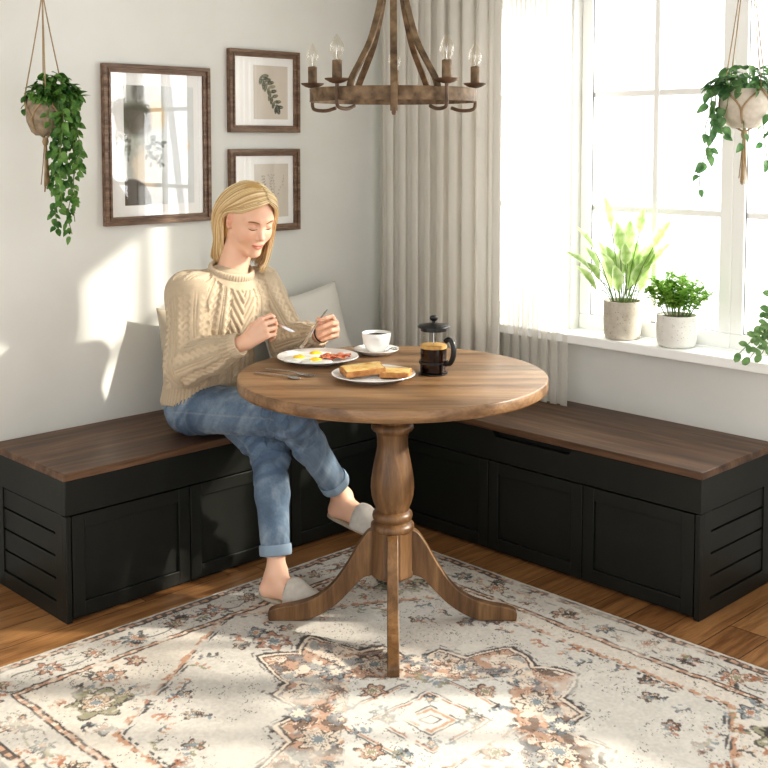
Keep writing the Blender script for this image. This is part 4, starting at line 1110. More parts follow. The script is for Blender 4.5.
# ---- joints (world)
J = dict(pelvis=(-1.235, -.360, .560), waist=(-1.232, -.368, .70), chest=(-1.218, -.400, .875), neck=(-1.190, -.438, 1.022),
         shR=(-1.345, -.405, .945), shL=(-1.063, -.430, .945), elR=(-1.398, -.475, .725), wrR=(-1.312, -.672, .812),
         elL=(-1.010, -.540, .750), wrL=(-1.036, -.722, .812),
         hpR=(-1.305, -.368, .552), hpL=(-1.165, -.368, .548), knR=(-1.246, -.815, .592), knL=(-1.240, -.705, .452),
         anR=(-.985, -.768, .268), anL=(-1.286, -.792, .096))
J = {k: np.array(v) for k, v in J.items()}
# ---- head frame
HC = np.array([-1.156, -.496, 1.190])
yawh = math.radians(HEAD_YAW); pit = math.radians(HEAD_PITCH); roll = math.radians(HEAD_ROLL)
hf0 = np.array([math.sin(yawh), -math.cos(yawh), 0]); hl0 = np.array([math.cos(yawh), math.sin(yawh), 0])   # hl: her left
hf = hf0 * math.cos(pit) + np.array([0, 0, -1]) * math.sin(pit); hu = np.cross(hl0, hf) * -1
if hu[2] < 0: hu = -hu
hl = hl0 * math.cos(roll) + hu * math.sin(roll); hu = hu * math.cos(roll) - hl0 * math.sin(roll)
HR = np.stack([hl, hf, hu]); HS = .955
def toh(P): return ((P - HC) @ HR.T / HS).astype(np.float32)
def fromh(p): return HC + (np.asarray(p) * HS) @ HR
def head_local(P):
    d = ell(P, (0, -.012, .032), (.076, .096, .086))
    d = smin(d, ell(P, (0, .022, -.012), (.066, .074, .084)), .03)
    for s in (-1, 1):
        d = smin(d, cap(P, (s * .050, .0, -.060), (s * .012, .070, -.096), .018, .016), .022)
        d = smin(d, ell(P, (s * .034, .058, -.034), (.026, .026, .030)), .02)       # cheeks
        d = smin(d, cap(P, (s * .014, .083, .026), (s * .046, .066, .024), .008, .008), .016)   # brow ridge
    d = smin(d, ell(P, (0, .078, -.098), (.017, .015, .014)), .018)                # chin
    d = smin(d, ell(P, (0, .078, -.060), (.026, .018, .026)), .02)                 # muzzle
    for s in (-1, 1):                                                               # eye sockets
        d = smax(d, -ell(P, (s * .031, .098, .008), (.017, .016, .012)), .014)
        d = smin(d, ell(P, (s * .031, .0755, .005), (.0165, .0130, .0120)), .004)
        # lid crease
    # nose
    d = smin(d, cap(P, (0, .083, .014), (0, .104, -.026), .0065, .0088), .010)
    d = smin(d, ell(P, (0, .105, -.030), (.0095, .0095, .0085)), .006)
    for s in (-1, 1):
        d = smin(d, ell(P, (s * .0105, .096, -.034), (.0068, .0085, .0066)), .005)
        d = smax(d, -ell(P, (s * .0055, .101, -.0405), (.0032, .0048, .0030)), .003)
    # lips
    sm = P.copy(); sm[:, 2] -= .18 * np.abs(P[:, 0]) - .0012                         # a slight smile
    d = smin(d, ell(sm, (0, .0915, -.0600), (.0215, .0090, .0052)), .004)
    d = smin(d, ell(sm, (0, .0905, -.0685), (.0185, .0090, .0060)), .004)
    d = smax(d, -ell(sm, (0, .1020, -.0640), (.0240, .0060, .0011)), .003)
    for s in (-1, 1):                                                               # ears
        R_ = np.array([[math.cos(.35), -s * math.sin(.35), 0], [s * math.sin(.35), math.cos(.35), 0], [0, 0, 1]])
        e = ell(P, (s * .0765, -.004, -.002), (.0075, .0185, .0320), R_)
        e = smax(e, -ell(P, (s * .0835, .002, .002), (.0075, .0110, .0200), R_), .005)
        e = smin(e, ell(P, (s * .0735, .005, -.026), (.006, .008, .009)), .006)
        e = smin(e, ell(P, (s * .0755, .010, -.004), (.004, .004, .007)), .004)
        d = smin(d, e, .006)
    return d
hb = [fromh((x, y, z)) for x in (-.1, .1) for y in (-.12, .125) for z in (-.125, .125)]
HLO, HHI = np.min(hb, 0), np.max(hb, 0)
# ---- hands
def chain(base, dirx, z, y, lens, bends, splay=0):
    """finger joints; bends rotate dirx towards -z about y"""
    d0 = nrm(dirx + y * splay); pts = [np.array(base)]; a = 0
    for l, b in zip(lens, bends):
        a += math.radians(b); dd = d0 * math.cos(a) - z * math.sin(a); pts.append(pts[-1] + dd * l)
    return pts
def hand(W, X, Z, side, bends, thumb, sc=.95):
    X = nrm(X); Z = nrm(Z - X * np.dot(Z, X)); Y = np.cross(Z, X) * side
    T = lambda x, y, z: W + (X * x + Y * y + Z * z) * sc
    prim = []       # (a, b, r1, r2, k, flat)
    knk = [(.088, .026, .000), (.092, .005, .003), (.086, -.015, .001), (.077, -.032, -.004)]
    lens = [(.042, .026, .021), (.046, .030, .022), (.042, .028, .021), (.033, .021, .018)]
    rad = [(.0088, .0078, .0072, .0062), (.0090, .0080, .0073, .0063), (.0086, .0076, .0069, .0060), (.0076, .0067, .0061, .0053)]
    palm = []
    for i in range(4):
        kx = T(*knk[i]); palm.append((T(.012, knk[i][1] * .55, -.002), kx, .0130, .0100))
    palm.append((T(.02, -.014, -.010), T(.065, -.024, -.010), .012, .010)); palm.append((T(.02, .016, -.010), T(.060, .018, -.008), .012, .009))
    fingers = []
    for i in range(4):
        pts = chain(T(*knk[i]), X, Z, Y, [l * sc for l in lens[i]], bends[i][:3], bends[i][3])
        fingers.append([(pts[k], pts[k + 1], rad[i][k] * sc, rad[i][k + 1] * sc) for k in range(3)])
    th = [T(*q) for q in thumb]
    fingers.append([(th[0], th[1], .0135 * sc, .0110 * sc), (th[1], th[2], .0102 * sc, .0090 * sc), (th[2], th[3], .0090 * sc, .0066 * sc)])
    allp = np.array([q for f in fingers for s in f for q in s[:2]] + [W]); lo, hi = allp.min(0) - .02, allp.max(0) + .02
    def fn(P):
        d = None
        for a, b, r1, r2 in palm:
            e = cap(P, a, b, r1 * sc, r2 * sc, Z, .92); d = e if d is None else smin(d, e, .010)
        for f in fingers:
            e = None
            for a, b, r1, r2 in f:
                g_ = cap(P, a, b, r1, r2); e = g_ if e is None else smin(e, g_, .003)
            d = smin(d, e, .0035)
        return d
    nails = [(f[-1][1], nrm(f[-1][1] - f[-1][0]), f[-1][3]) for f in fingers]
    return dict(W=W, X=X, Y=Y, Z=Z, T=T, lo=lo, hi=hi, fn=fn, tips=[f[-1][1] for f in fingers], fingers=fingers)
RR = np.array([.7145, -.6997, 0]); CAMD = np.array([-.6997, -.7145, 0]); UPZ = np.array([0, 0, 1.0])
HRt = hand(J['wrR'], RR * .72 + UPZ * .62 + CAMD * .10, CAMD * .90 - RR * .25 + UPZ * .35, 1,
           [(48, 48, 30, .06), (58, 55, 32, .0), (64, 58, 34, -.03), (68, 58, 34, -.06)], [(.018, .022, -.012), (.050, .040, -.026), (.078, .038, -.048), (.094, .026, -.060)])
HLt = hand(J['wrL'], RR * .55 + CAMD * .60 + UPZ * .42, RR * .75 - CAMD * .55 + UPZ * .15, -1,
           [(42, 52, 32, .04), (58, 60, 34, .0), (68, 62, 36, -.02), (74, 62, 36, -.05)], [(.018, .022, -.012), (.050, .040, -.028), (.076, .034, -.048), (.090, .020, -.060)])
def foot_prims(an, heel, ball, toe):
    return [(an, heel, .030, .026), (an + (heel - an) * .3, ball, .030, .026), (heel, ball, .024, .024), (ball, toe, .026, .016)]
ftL = dict(heel=np.array([-1.300, -.768, .0405]), ball=np.array([-1.268, -.893, .036]), toe=np.array([-1.252, -.940, .0405]))
_d = nrm((.10, -.80, -.42)); ftR = dict(heel=J['anR'] + np.array([-.006, .022, -.052])); ftR['ball'] = ftR['heel'] + nrm((.14, -.975, -.10)) * .150; ftR['toe'] = ftR['heel'] + nrm((.14, -.975, -.10)) * .200
def body_sdf(P):
    # torso and neck, kept inside the clothes
    d = cap(P, J['pelvis'], J['waist'], .105, .095, (0, 1, 0), .75)
    d = smin(d, cap(P, J['waist'], J['chest'], .095, .105, (0, 1, 0), .72), .06)
    d = smin(d, cap(P, (J['shR'] * .82 + J['shL'] * .18), (J['shL'] * .82 + J['shR'] * .18), .052, .052), .06)
    nb = J['neck'] + np.array([0, .0, -.03]); nt = fromh((0, -.020, -.050))
    d = smin(d, cap(P, nb, nt, .052, .047), .035)
    d = smin(d, cap(P, J['shR'], J['elR'], .046, .038), .04); d = smin(d, cap(P, J['elR'], J['wrR'], .037, .0245), .02)
    d = smin(d, cap(P, J['shL'], J['elL'], .046, .038), .04); d = smin(d, cap(P, J['elL'], J['wrL'], .037, .0245), .02)
    for s in 'RL':
        d = smin(d, cap(P, J['hp' + s], J['kn' + s], .070, .042), .03)
        mid = J['kn' + s] * .68 + J['an' + s] * .32
        d = smin(d, smin(cap(P, J['kn' + s], mid, .040, .042), cap(P, mid, J['an' + s], .041, .027), .02), .02)
    d = smin(d, group(P, HRt['lo'], HRt['hi'], HRt['fn']), .012)
    d = smin(d, group(P, HLt['lo'], HLt['hi'], HLt['fn']), .012)
    for an, ft in ((J['anL'], ftL), (J['anR'], ftR)):
        pts = np.array([an, ft['heel'], ft['toe']]); lo, hi = pts.min(0) - .05, pts.max(0) + .05
        def ff(Q, an=an, ft=ft):
            e = None
            for a, b, r1, r2 in foot_prims(an, ft['heel'], ft['ball'], ft['toe']):
                g_ = cap(Q, a, b, r1, r2); e = g_ if e is None else smin(e, g_, .02)
            for s in (-1, 1): e = smin(e, ell(Q, an + np.array([s * .020, -.004, .0]), (.013, .014, .014)), .012)
            return e
        d = smin(d, group(P, lo, hi, ff), .02)
    hd = group(P, HLO, HHI, lambda Q: head_local(toh(Q)) * HS)
    d = smin(d, hd, .018)
    return d
def face_col(V):
    p = toh(V); n = len(V); C = np.ones((n, 3)) * L3((228, 186, 160))
    def add(m, c, o=1):
        nonlocal C
        C = blend(C, np.clip(m, 0, 1) * o, c)
    ins = (np.abs(p[:, 0]) < .1) & (p[:, 1] > -.03) & (np.abs(p[:, 2]) < .13)
    for s in (-1, 1):
        add(ins * np.exp(-(((p[:, 0] - s * .042) / .018) ** 2 + ((p[:, 2] + .034) / .016) ** 2)), (228, 158, 136), .38)
        add(ins * (p[:, 1] > .05) * np.exp(-(((p[:, 0] - s * .031) / .017) ** 2 + ((p[:, 2] - .010) / .009) ** 2)), (206, 152, 132), .45)
        add(np.exp(-(((p[:, 0] - s * .078) / .012) ** 2 + (p[:, 1] / .02) ** 2 + (p[:, 2] / .03) ** 2)), (224, 150, 130), .5)
    add(np.exp(-((p[:, 0] / .012) ** 2 + ((p[:, 1] - .108) / .012) ** 2 + ((p[:, 2] + .032) / .012) ** 2)), (224, 156, 138), .5)
    z = p[:, 2] - .18 * np.abs(p[:, 0]) + .0012
    add((p[:, 1] > .078) * sstep(1.12, .92, np.sqrt((p[:, 0] / .0235) ** 2 + ((z + .0640) / .0100) ** 2)), (202, 116, 104), .75)
    add((p[:, 1] > .080) * np.exp(-((z + .0640) / .0011) ** 2) * (np.abs(p[:, 0]) < .022), (150, 78, 70), .7)
    for H in (HRt, HLt):
        for t_ in H['tips']:
            dd = np.linalg.norm(V - t_, axis=1); add(np.exp(-(dd / .011) ** 2), (228, 150, 134), .45)
        for f in H['fingers'][:4]:
            for k in (0, 1): add(np.exp(-(np.linalg.norm(V - f[k][1], axis=1) / .007) ** 2), (222, 158, 138), .35)
    v = fbm(V[:, 0] * 40 + V[:, 2] * 30, V[:, 1] * 40, 5); C = C * (.97 + .06 * v[:, None])
    return C
def m_skin():
    m, nt, out = newmat('skin'); at = N(nt, 'ShaderNodeAttribute'); at.attribute_name = 'Col'
    p = princ(nt, out, at.outputs[0], .48, bumpn(nt, noise(nt, coords(nt), 500, 3), .08, .0005))
    p.inputs['Subsurface Weight'].default_value = .18; p.inputs['Subsurface Radius'].default_value = (.010, .004, .002); p.inputs['Subsurface Scale'].default_value = .6
    return m
M['skin'] = m_skin()
per = empty('person', (-1.26, -.36, BH), 'seated blond person in beige cable sweater and blue jeans, legs crossed, eating breakfast', 'person')
V, F = surfnet(body_sdf, (-1.56, -1.02, .0), (-.85, -.18, 1.36), BODY_H)
body = np_mesh('body', V, F, M['skin'], per, color=face_col(V))

# ---- face details
def tube_h(pts, r, name, mat, n=8, flat=None):
    return MB().tube([fromh(q) for q in pts], [x * HS for x in r], n).build(name, mat, per, True)
def surf_y(x, z, y0=.13):
    """march from the front to the face surface in head space"""
    y = y0
    for _ in range(60):
        d = float(head_local(np.array([[x, y, z]], np.float32))[0])
        if d < .0003: break
        y -= max(d * .8, .0002)
    return y
M['lash'] = simple('dark_lash', (64, 44, 34), .7)
M['brow'] = simple('light_brown_brow', (150, 112, 78), .8, (134, 98, 66), 200)
for s in (-1, 1):
    pts = []; 
    for k in range(11):
        t_ = k / 10 * 2 - 1; x = s * .031 + t_ * .0150; z = .0005 - .0042 * (1 - t_ * t_) ; pts.append((x, surf_y(x, z) + .0006, z))
    tube_h(pts, [.0003 + .0013 * math.sin(PI * (k + .6) / 11.2) for k in range(11)], 'eyelashes', M['lash'])
    pts = []
    for k in range(11):
        t_ = k / 10; x = s * (.014 + .036 * t_); z = .0235 + .0055 * math.sin(t_ * 2.4) - .003 * t_; pts.append((x, surf_y(x, z) + .0002, z))
    tube_h(pts, [.0008 + .0018 * math.sin(PI * (k + 1.2) / 12.4) for k in range(11)], 'eyebrow', M['brow'])

# ---- hair
def hair():
    rnd = random.Random(17); me = MB(); me.c = []
    SK = np.array([0, -.014, .034]); RX, RY, RZ = .0835, .104, .0930
    part = .022                                   # parting lies towards her left
    def surf(dirv, off): d_ = nrm(dirv); return SK + d_ * np.array([RX, RY, RZ]) / 1.0 * (1 + off)
    def strand(pts, r, c):
        P_ = [fromh(q) for q in bez(pts, 4)]; n = len(P_); m = 5
        rs = [r * HS * (.6 + .4 * math.sin(PI * min(1, (i + 2) / n * 1.0))) * (1 if i < n * .75 else max(.15, 1 - ((i / n - .75) / .25) ** 2 * .85)) for i in range(n)]
        k0 = len(me.v); me.tube([Vector(q) for q in P_], rs, m); me.c += [(*c, 1)] * (len(me.v) - k0)
    cols = [L3(c) for c in ((226, 198, 150), (240, 218, 174), (212, 180, 128), (248, 230, 192), (194, 160, 112), (234, 206, 158))]
    # under volume so that no scalp shows
    KR = np.array([
      [(.019,.074,.092),(-.014,.081,.083),(-.045,.070,.064),(-.066,.047,.042),(-.080,.016,.031),(-.089,-.014,.012),(-.086,-.034,-.030),(-.080,-.040,-.085),(-.074,-.038,-.138),(-.064,-.030,-.168)],
      [(.020,.070,.095),(-.015,.078,.090),(-.046,.064,.074),(-.068,.040,.053),(-.084,.008,.038),(-.091,-.020,.014),(-.086,-.036,-.030),(-.080,-.040,-.085),(-.072,-.038,-.138),(-.060,-.030,-.168)],
      [(.020,.030,.118),(-.020,.035,.118),(-.058,.025,.098),(-.082,.008,.068),(-.096,-.014,.035),(-.099,-.036,-.005),(-.095,-.050,-.050),(-.089,-.054,-.100),(-.088,-.056,-.148),(-.082,-.052,-.180)],
      [(.020,-.03,.125),(-.022,-.04,.122),(-.058,-.055,.100),(-.082,-.068,.066),(-.092,-.080,.025),(-.094,-.086,-.020),(-.090,-.086,-.065),(-.083,-.080,-.108),(-.086,-.084,-.148),(-.086,-.092,-.172)],
      [(.015,-.085,.105),(.0,-.105,.09),(-.012,-.118,.06),(-.018,-.124,.025),(-.02,-.124,-.015),(-.02,-.120,-.055),(-.02,-.112,-.095),(-.018,-.104,-.13),(-.016,-.096,-.155),(-.012,-.090,-.172)]])
    KL = np.array([
      [(.025,.074,.093),(.044,.080,.078),(.062,.070,.056),(.076,.056,.026),(.083,.046,-.005),(.084,.040,-.045),(.080,.036,-.085),(.074,.034,-.120),(.066,.032,-.150),(.056,.030,-.172)],
      [(.024,.070,.096),(.044,.076,.084),(.064,.066,.062),(.079,.052,.030),(.084,.044,-.005),(.084,.040,-.045),(.080,.036,-.085),(.074,.034,-.120),(.066,.032,-.150),(.056,.030,-.172)],
      [(.024,.035,.118),(.055,.036,.104),(.080,.026,.074),(.094,.016,.036),(.100,.008,-.006),(.102,.004,-.05),(.100,.002,-.092),(.095,.002,-.13),(.087,.002,-.158),(.075,.002,-.182)],
      [(.024,-.03,.125),(.058,-.04,.105),(.084,-.05,.072),(.096,-.058,.03),(.101,-.062,-.012),(.101,-.062,-.055),(.098,-.058,-.098),(.092,-.054,-.132),(.083,-.05,-.16),(.070,-.046,-.180)],
      [(.015,-.085,.105),(.018,-.105,.09),(.020,-.118,.06),(.022,-.124,.025),(.022,-.124,-.015),(.022,-.120,-.055),(.021,-.112,-.095),(.020,-.104,-.13),(.018,-.096,-.155),(.014,-.090,-.172)]])
    for k in range(NHAIR):
        side = 1 if rnd.random() < .48 else -1
        K = KL if side > 0 else KR
        a = rnd.random() * 4 if rnd.random() < .7 else rnd.random() * 1.5; i0 = min(3, int(a)); f = a - i0; f = f
        lay = rnd.random() ** .8
        if a < .8: lay *= .4 + .6 * a / .8
        c0 = K[i0] * (1 - f) + K[i0 + 1] * f
        pts = []
        cut = rnd.uniform(-.012, .006); jx = rnd.uniform(-.002, .002); jy = rnd.uniform(-.002, .002); wv = rnd.uniform(0, 6.28)
        for n_, q in enumerate(c0):
            t_ = n_ / 9; ctr = np.array([0, -.015, .03 if q[2] > 0 else .03 + (q[2]) * .95])
            g_ = 1 - .075 + .075 * lay + .03 * math.sin(PI * t_) * lay
            q = ctr + (q - ctr) * g_
            drop = max(0, -.02 - q[2]); q[1] += drop * (.30 if side > 0 else .20)
            q[2] += cut * t_ ** 3; q[0] += jx + .0018 * math.sin(6 * t_ + wv) * t_; q[1] += jy + .0018 * math.cos(5 * t_ + wv) * t_
            if n_ == 9: q[0] -= side * .006 * (1 - lay)
            pts.append(tuple(q))
        clump = int(a * 9) * 2 + (side > 0); cc_ = cols[(clump * 7 + rnd.randrange(3)) % 6] * rnd.uniform(.88, 1.08)
        strand(pts, rnd.uniform(.0012, .0021), cc_)
    m, nt, out = newmat('blond_hair'); at = N(nt, 'ShaderNodeAttribute'); at.attribute_name = 'Col'
    p = princ(nt, out, at.outputs[0], .38); p.inputs['Specular IOR Level'].default_value = .6; p.inputs['Subsurface Weight'].default_value = .08
    o = me.build('hair', m, per, True, fix=False, sharp=180)
    # cap under the strands
    def cap_sdf(P):
        q = toh(P); d = ell(q, (0, -.016, .034), (.0825, .1025, .0915))
        d = smin(d, ell(q, (.0, -.050, -.050), (.074, .052, .095)), .03)
        d = smax(d, -ell(q, (-.002, .118, -.030), (.079, .090, .130)), .03)      # leave the face open
        d = smax(d, -ell(q, (-.085, .020, -.040), (.036, .042, .074)), .03)       # and the ear on her right
        d = smax(d, -(q[:, 2] + .135), .01)
        return d * HS
    Vc, Fc = surfnet(cap_sdf, HLO - .03, HHI + .03, .004)
    cc = np.ones((len(Vc), 3)) * L3((196, 158, 100)); np_mesh('hair_underlayer', Vc, Fc, m, o, color=cc)
hair()
# ---- sweater
def sweater_sdf(P):
    d = cap(P, J['pelvis'] + (0, 0, .005), J['waist'] + (0, -.005, 0), .168, .142, (0, 1, 0), .78)
    d = smin(d, cap(P, J['waist'] + (0, -.005, 0), J['chest'] + (0, -.008, -.01), .138, .138, (0, 1, 0), .80), .06)
    d = smin(d, ell(P, J['chest'] + (0, -.055, -.015), (.115, .070, .080)), .05)
    d = smin(d, cap(P, J['shR'] * .84 + J['shL'] * .16 + (0, 0, -.012), J['shL'] * .84 + J['shR'] * .16 + (0, 0, -.012), .062, .062), .06)
    for s in 'RL': d = smin(d, cap(P, J['neck'] + (0, .012, -.086), J['sh' + s] + (0, 0, -.004), .060, .060), .03)
    d = smin(d, cap(P, J['neck'] + (0, 0, -.095), J['neck'] + (0, .0, -.052), .085, .066), .04)
    for s in 'RL':
        sh, e, w = J['sh' + s], J['el' + s], J['wr' + s]; w2 = w + (e - w) * .10
        d = smin(d, cap(P, sh, e, .064, .064), .045)
        m = (e + w2) / 2
        a = smin(cap(P, e, m, .064, .056), cap(P, m, w2 + (e - w2) * .22, .056, .041), .03)
        a = smin(a, cap(P, w2 + (e - w2) * .25, w2 - (e - w2) * .03, .036, .033), .012)
        # bunching at the elbow
        cutn = nrm(w - e).astype(np.float32); a = smax(a, (P - w2.astype(np.float32)) @ cutn, .006)
        d = smin(d, a, .035)
    # hem band drawn in round the hips
    d = smax(d, -(P[:, 2] - (.562 + .10 * np.clip((-.30 - P[:, 1]) * 1.2, 0, .3)).astype(np.float32)), .012)
    return d
def lump(V): return (fbm(V[:, 0] * 7 + 3, V[:, 2] * 7 + V[:, 1] * 6, 41, 3) - .5)
V, F = surfnet(sweater_sdf, (-1.56, -.78, .46), (-.88, -.17, 1.12), .0026)
Nn = vnormals(V, F)
def seg_t(V, a, b):
    ba = b - a; t = ((V - a) @ ba) / (ba @ ba); return t, np.linalg.norm(V - a - np.clip(t, 0, 1)[:, None] * ba, axis=1)
arm_d = {}
for s in 'RL':
    t1, d1 = seg_t(V, J['sh' + s], J['el' + s]); t2, d2 = seg_t(V, J['el' + s], J['wr' + s])
    arm_d[s] = (t1, d1, t2, d2)
lat = V[:, 0] - (J['chest'][0])
def braid(s, v, w, P_):
    """s across (metres), v along; two strands crossing"""
    x = s / w; ph = 2 * PI * v / P_
    a = .42 * np.sin(ph); z1 = .6 + .4 * np.cos(ph); z2 = .6 - .4 * np.cos(ph)
    h1 = np.clip(1 - ((x - a) / .52) ** 2, 0, 1) ** .6 * (.75 + .35 * z1); h2 = np.clip(1 - ((x + a) / .52) ** 2, 0, 1) ** .6 * (.75 + .35 * z2)
    return np.maximum(h1, h2)
def knit(u, v, period=.058):
    k = np.floor(u / period); x = u - (k + .5) * period
    h = braid(x, v + k * .013, .0165, .046)
    xr = np.abs(x) - .0255; rib = np.clip(1 - (np.abs(xr) / .0030) ** 2, 0, 1) * .55
    purl = .12 * np.sin(v * 2 * PI / .0055) * np.sin(u * 2 * PI / .0060)
    return np.maximum(h, rib) + purl
def yoke(u, v):     # centre panel with nested chevrons
    w = .052; c = np.abs(u) < w
    z = (np.abs(u) * 1.5 - v) ; h = np.clip(np.cos(z * 2 * PI / .036) * 1.6, 0, 1) * .9
    return c, h
ht = np.zeros(len(V)); 
# torso coordinates: angle round a vertical axis
cx0, cy0 = J['waist'][0], J['waist'][1] + .02
ang = np.arctan2(V[:, 0] - np.interp(V[:, 2], [.5, 1.05], [J['pelvis'][0], J['neck'][0]]), -(V[:, 1] - np.interp(V[:, 2], [.5, 1.05], [J['pelvis'][1] + .02, J['neck'][1] + .02])))
ut = ang * .150; vt = V[:, 2].copy()
h_t = knit(ut + .029, vt); c, hy_ = yoke(ut, vt); h_t = np.where(c & (vt > .78), hy_, h_t)
hem = vt < .622 + .10 * np.clip((-.30 - V[:, 1]) * 1.2, 0, .3)
h_t = np.where(hem, .7 * (np.sin(ut * 2 * PI / .0105) > 0) , h_t)
nd = np.linalg.norm((V - (J['neck'] + (0, 0, -.03))) * (1, 1, 1.0), axis=1)
collar = (nd < .092) & (V[:, 2] > J['neck'][2] - .070)
h_t = np.where(collar, .10, h_t)
ht = h_t.copy()
isarm = np.zeros(len(V), bool)
for s in 'RL':
    t1, d1, t2, d2 = arm_d[s]; sh, e, w = J['sh' + s], J['el' + s], J['wr' + s]
    side_ = (V[:, 0] < sh[0] + .025) if s == 'R' else (V[:, 0] > sh[0] - .025)
    up_m = side_ & (d1 < .085) & (t1 > -.3) & (d1 <= d2) & (V[:, 2] < sh[2] + .05)
    lo_m = (d2 < .085) & (t2 > -.25) & (d2 < d1) & ((t2 > .35) | side_)
    for m, a, b, off in ((up_m, sh, e, 0), (lo_m, e, w, np.linalg.norm(e - sh))):
        ax = nrm(b - a); ref = nrm(np.cross(ax, (0, 1, .2))); ref2 = np.cross(ax, ref); q = V[m] - a
        aa = np.arctan2(q @ ref2, q @ ref); vv = q @ ax + off; k = knit(aa * .056 + .013, vv, .0585) * (1 if off else sstep(-.02, .30, (q @ ax) / np.linalg.norm(b - a)))
        if off:
            cuff = (q @ ax) > np.linalg.norm(b - a) * .70
            k = np.where(cuff, .7 * (np.sin(aa * 20) > 0), k)
        ht[m] = k; isarm |= m
# soften borders of the regions and push out
V2 = V + Nn * (.0064 * ht - .0024)[:, None]
V2 += Nn * (lump(V) * .022 * np.where(hem, .4, 1))[:, None]
# collar rim: sunk where the neck comes out
V2 = V2 + 0
C = L3((198, 181, 156)) * (.86 + .18 * np.clip(ht, 0, 1))[:, None] * (.95 + .1 * fbm(V[:, 0] * 60, V[:, 2] * 60 + V[:, 1] * 50, 3, 3))[:, None]  # wool darker in the grooves between cables, their shade put into the colour
def m_knit():
    m, nt, out = newmat('cable_knit_wool'); at = N(nt, 'ShaderNodeAttribute'); at.attribute_name = 'Col'
    v = coords(nt); w_ = N(nt, 'ShaderNodeTexWave'); w_.inputs['Scale'].default_value = 90; w_.inputs['Distortion'].default_value = 6; w_.bands_direction = 'Z'; nt.links.new(v, w_.inputs['Vector'])
    princ(nt, out, at.outputs[0], .9, bumpn(nt, w_.outputs[1], .35, .0012), Sheen_Weight=.25); return m
M['knit'] = m_knit()
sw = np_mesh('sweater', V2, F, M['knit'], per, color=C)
# ribbed collar ring and cuffs
def rib_ring(c, ax, r_in, h_, th, n_r, name, tilt=None, ovx=1.0, ref0=(1, 0, 0)):
    ax = nrm(ax); u = nrm(np.cross(ax, np.cross(ref0, ax))); v = np.cross(ax, u); n = n_r * 6; me = MB(); Vv = []; m = 10
    for i in range(n):
        a = 2 * PI * i / n; rb = .0014 * (1 if math.sin(a * n_r) > 0 else -1)
        for k in range(m):
            b = 2 * PI * k / m; rr_ = r_in + th / 2 + (th / 2 + rb) * math.cos(b); z = h_ / 2 * math.sin(b) * (abs(math.sin(b)) ** -.3 if abs(math.sin(b)) > .01 else 1)
            Vv.append(tuple(np.array(c) + (u * math.cos(a) * ovx + v * math.sin(a)) * rr_ + ax * z))
    Fv = [(i * m + k, i * m + (k + 1) % m, ((i + 1) % n) * m + (k + 1) % m, ((i + 1) % n) * m + k) for i in range(n) for k in range(m)]
    me.add(Vv, Fv); me.c = [(*(L3((204, 187, 162))), 1)] * len(Vv); return me.build(name, M['knit'], sw, True, sharp=180)
ncd = nrm(fromh((0, -.02, -.05)) - J['neck'] + (0, 0, .25))
rib_ring(J['neck'] + np.array([0, -.004, -.012]), nrm((.0, -.34, 1)), .060, .032, .014, 48, 'collar', ovx=1.08)
for s in 'RL':
    e, w = J['el' + s], J['wr' + s]; w2 = w + (e - w) * .10; rib_ring(w2 + (e - w) * .035, w - e, .0285, .034, .010, 26, 'cuff')

# dark band round her left wrist, just outside the cuff
wx_ = nrm(J['wrL'] - J['elL']); wc_ = J['wrL'] + wx_ * .004; wu_ = nrm(np.cross(wx_, (0, 0, 1))); wv_ = np.cross(wx_, wu_)
ring_ = [tuple(wc_ + (wu_ * math.cos(2 * PI * k / 32) + wv_ * math.sin(2 * PI * k / 32)) * .0275) for k in range(33)]
MB().tube(ring_, .0022, 8).build('wristband', simple('dark_elastic', (40, 34, 32), .7), per, True)
# ---- jeans
def jeans_sdf(P):
    d = cap(P, J['pelvis'] + (-.035, 0, .0), J['pelvis'] + (.035, 0, .0), .104, .104, (0, 0, 1), .92)
    for s in 'RL':
        hp, kn, an = J['hp' + s], J['kn' + s], J['an' + s]
        e = cap(P, hp, kn, .086, .066 if s == 'R' else .058); mid = kn * .66 + an * .34; end = an + (kn - an) * .16
        f = smin(cap(P, kn, mid, .064 if s == 'R' else .056, .053), cap(P, mid, end, .053, .045), .02)
        f = smax(f, (P - end.astype(np.float32)) @ nrm(an - kn).astype(np.float32), .004)
        e = smin(e, f, .03)
        d = smin(d, e, .008 if s == 'L' else .045)
    d = smax(d, -(P[:, 2] - BH - .001) - 10 * np.clip(-(P[:, 1] + .478), 0, 1), .01)      # flattened by the seat
    d = smax(d, P[:, 2] - .66, .01)
    return d
V, F = surfnet(jeans_sdf, (-1.50, -.90, .08), (-.88, -.20, .70), .0030)
Nn = vnormals(V, F)
w_ = np.zeros(len(V)); seam = np.zeros(len(V)); fade = np.zeros(len(V))
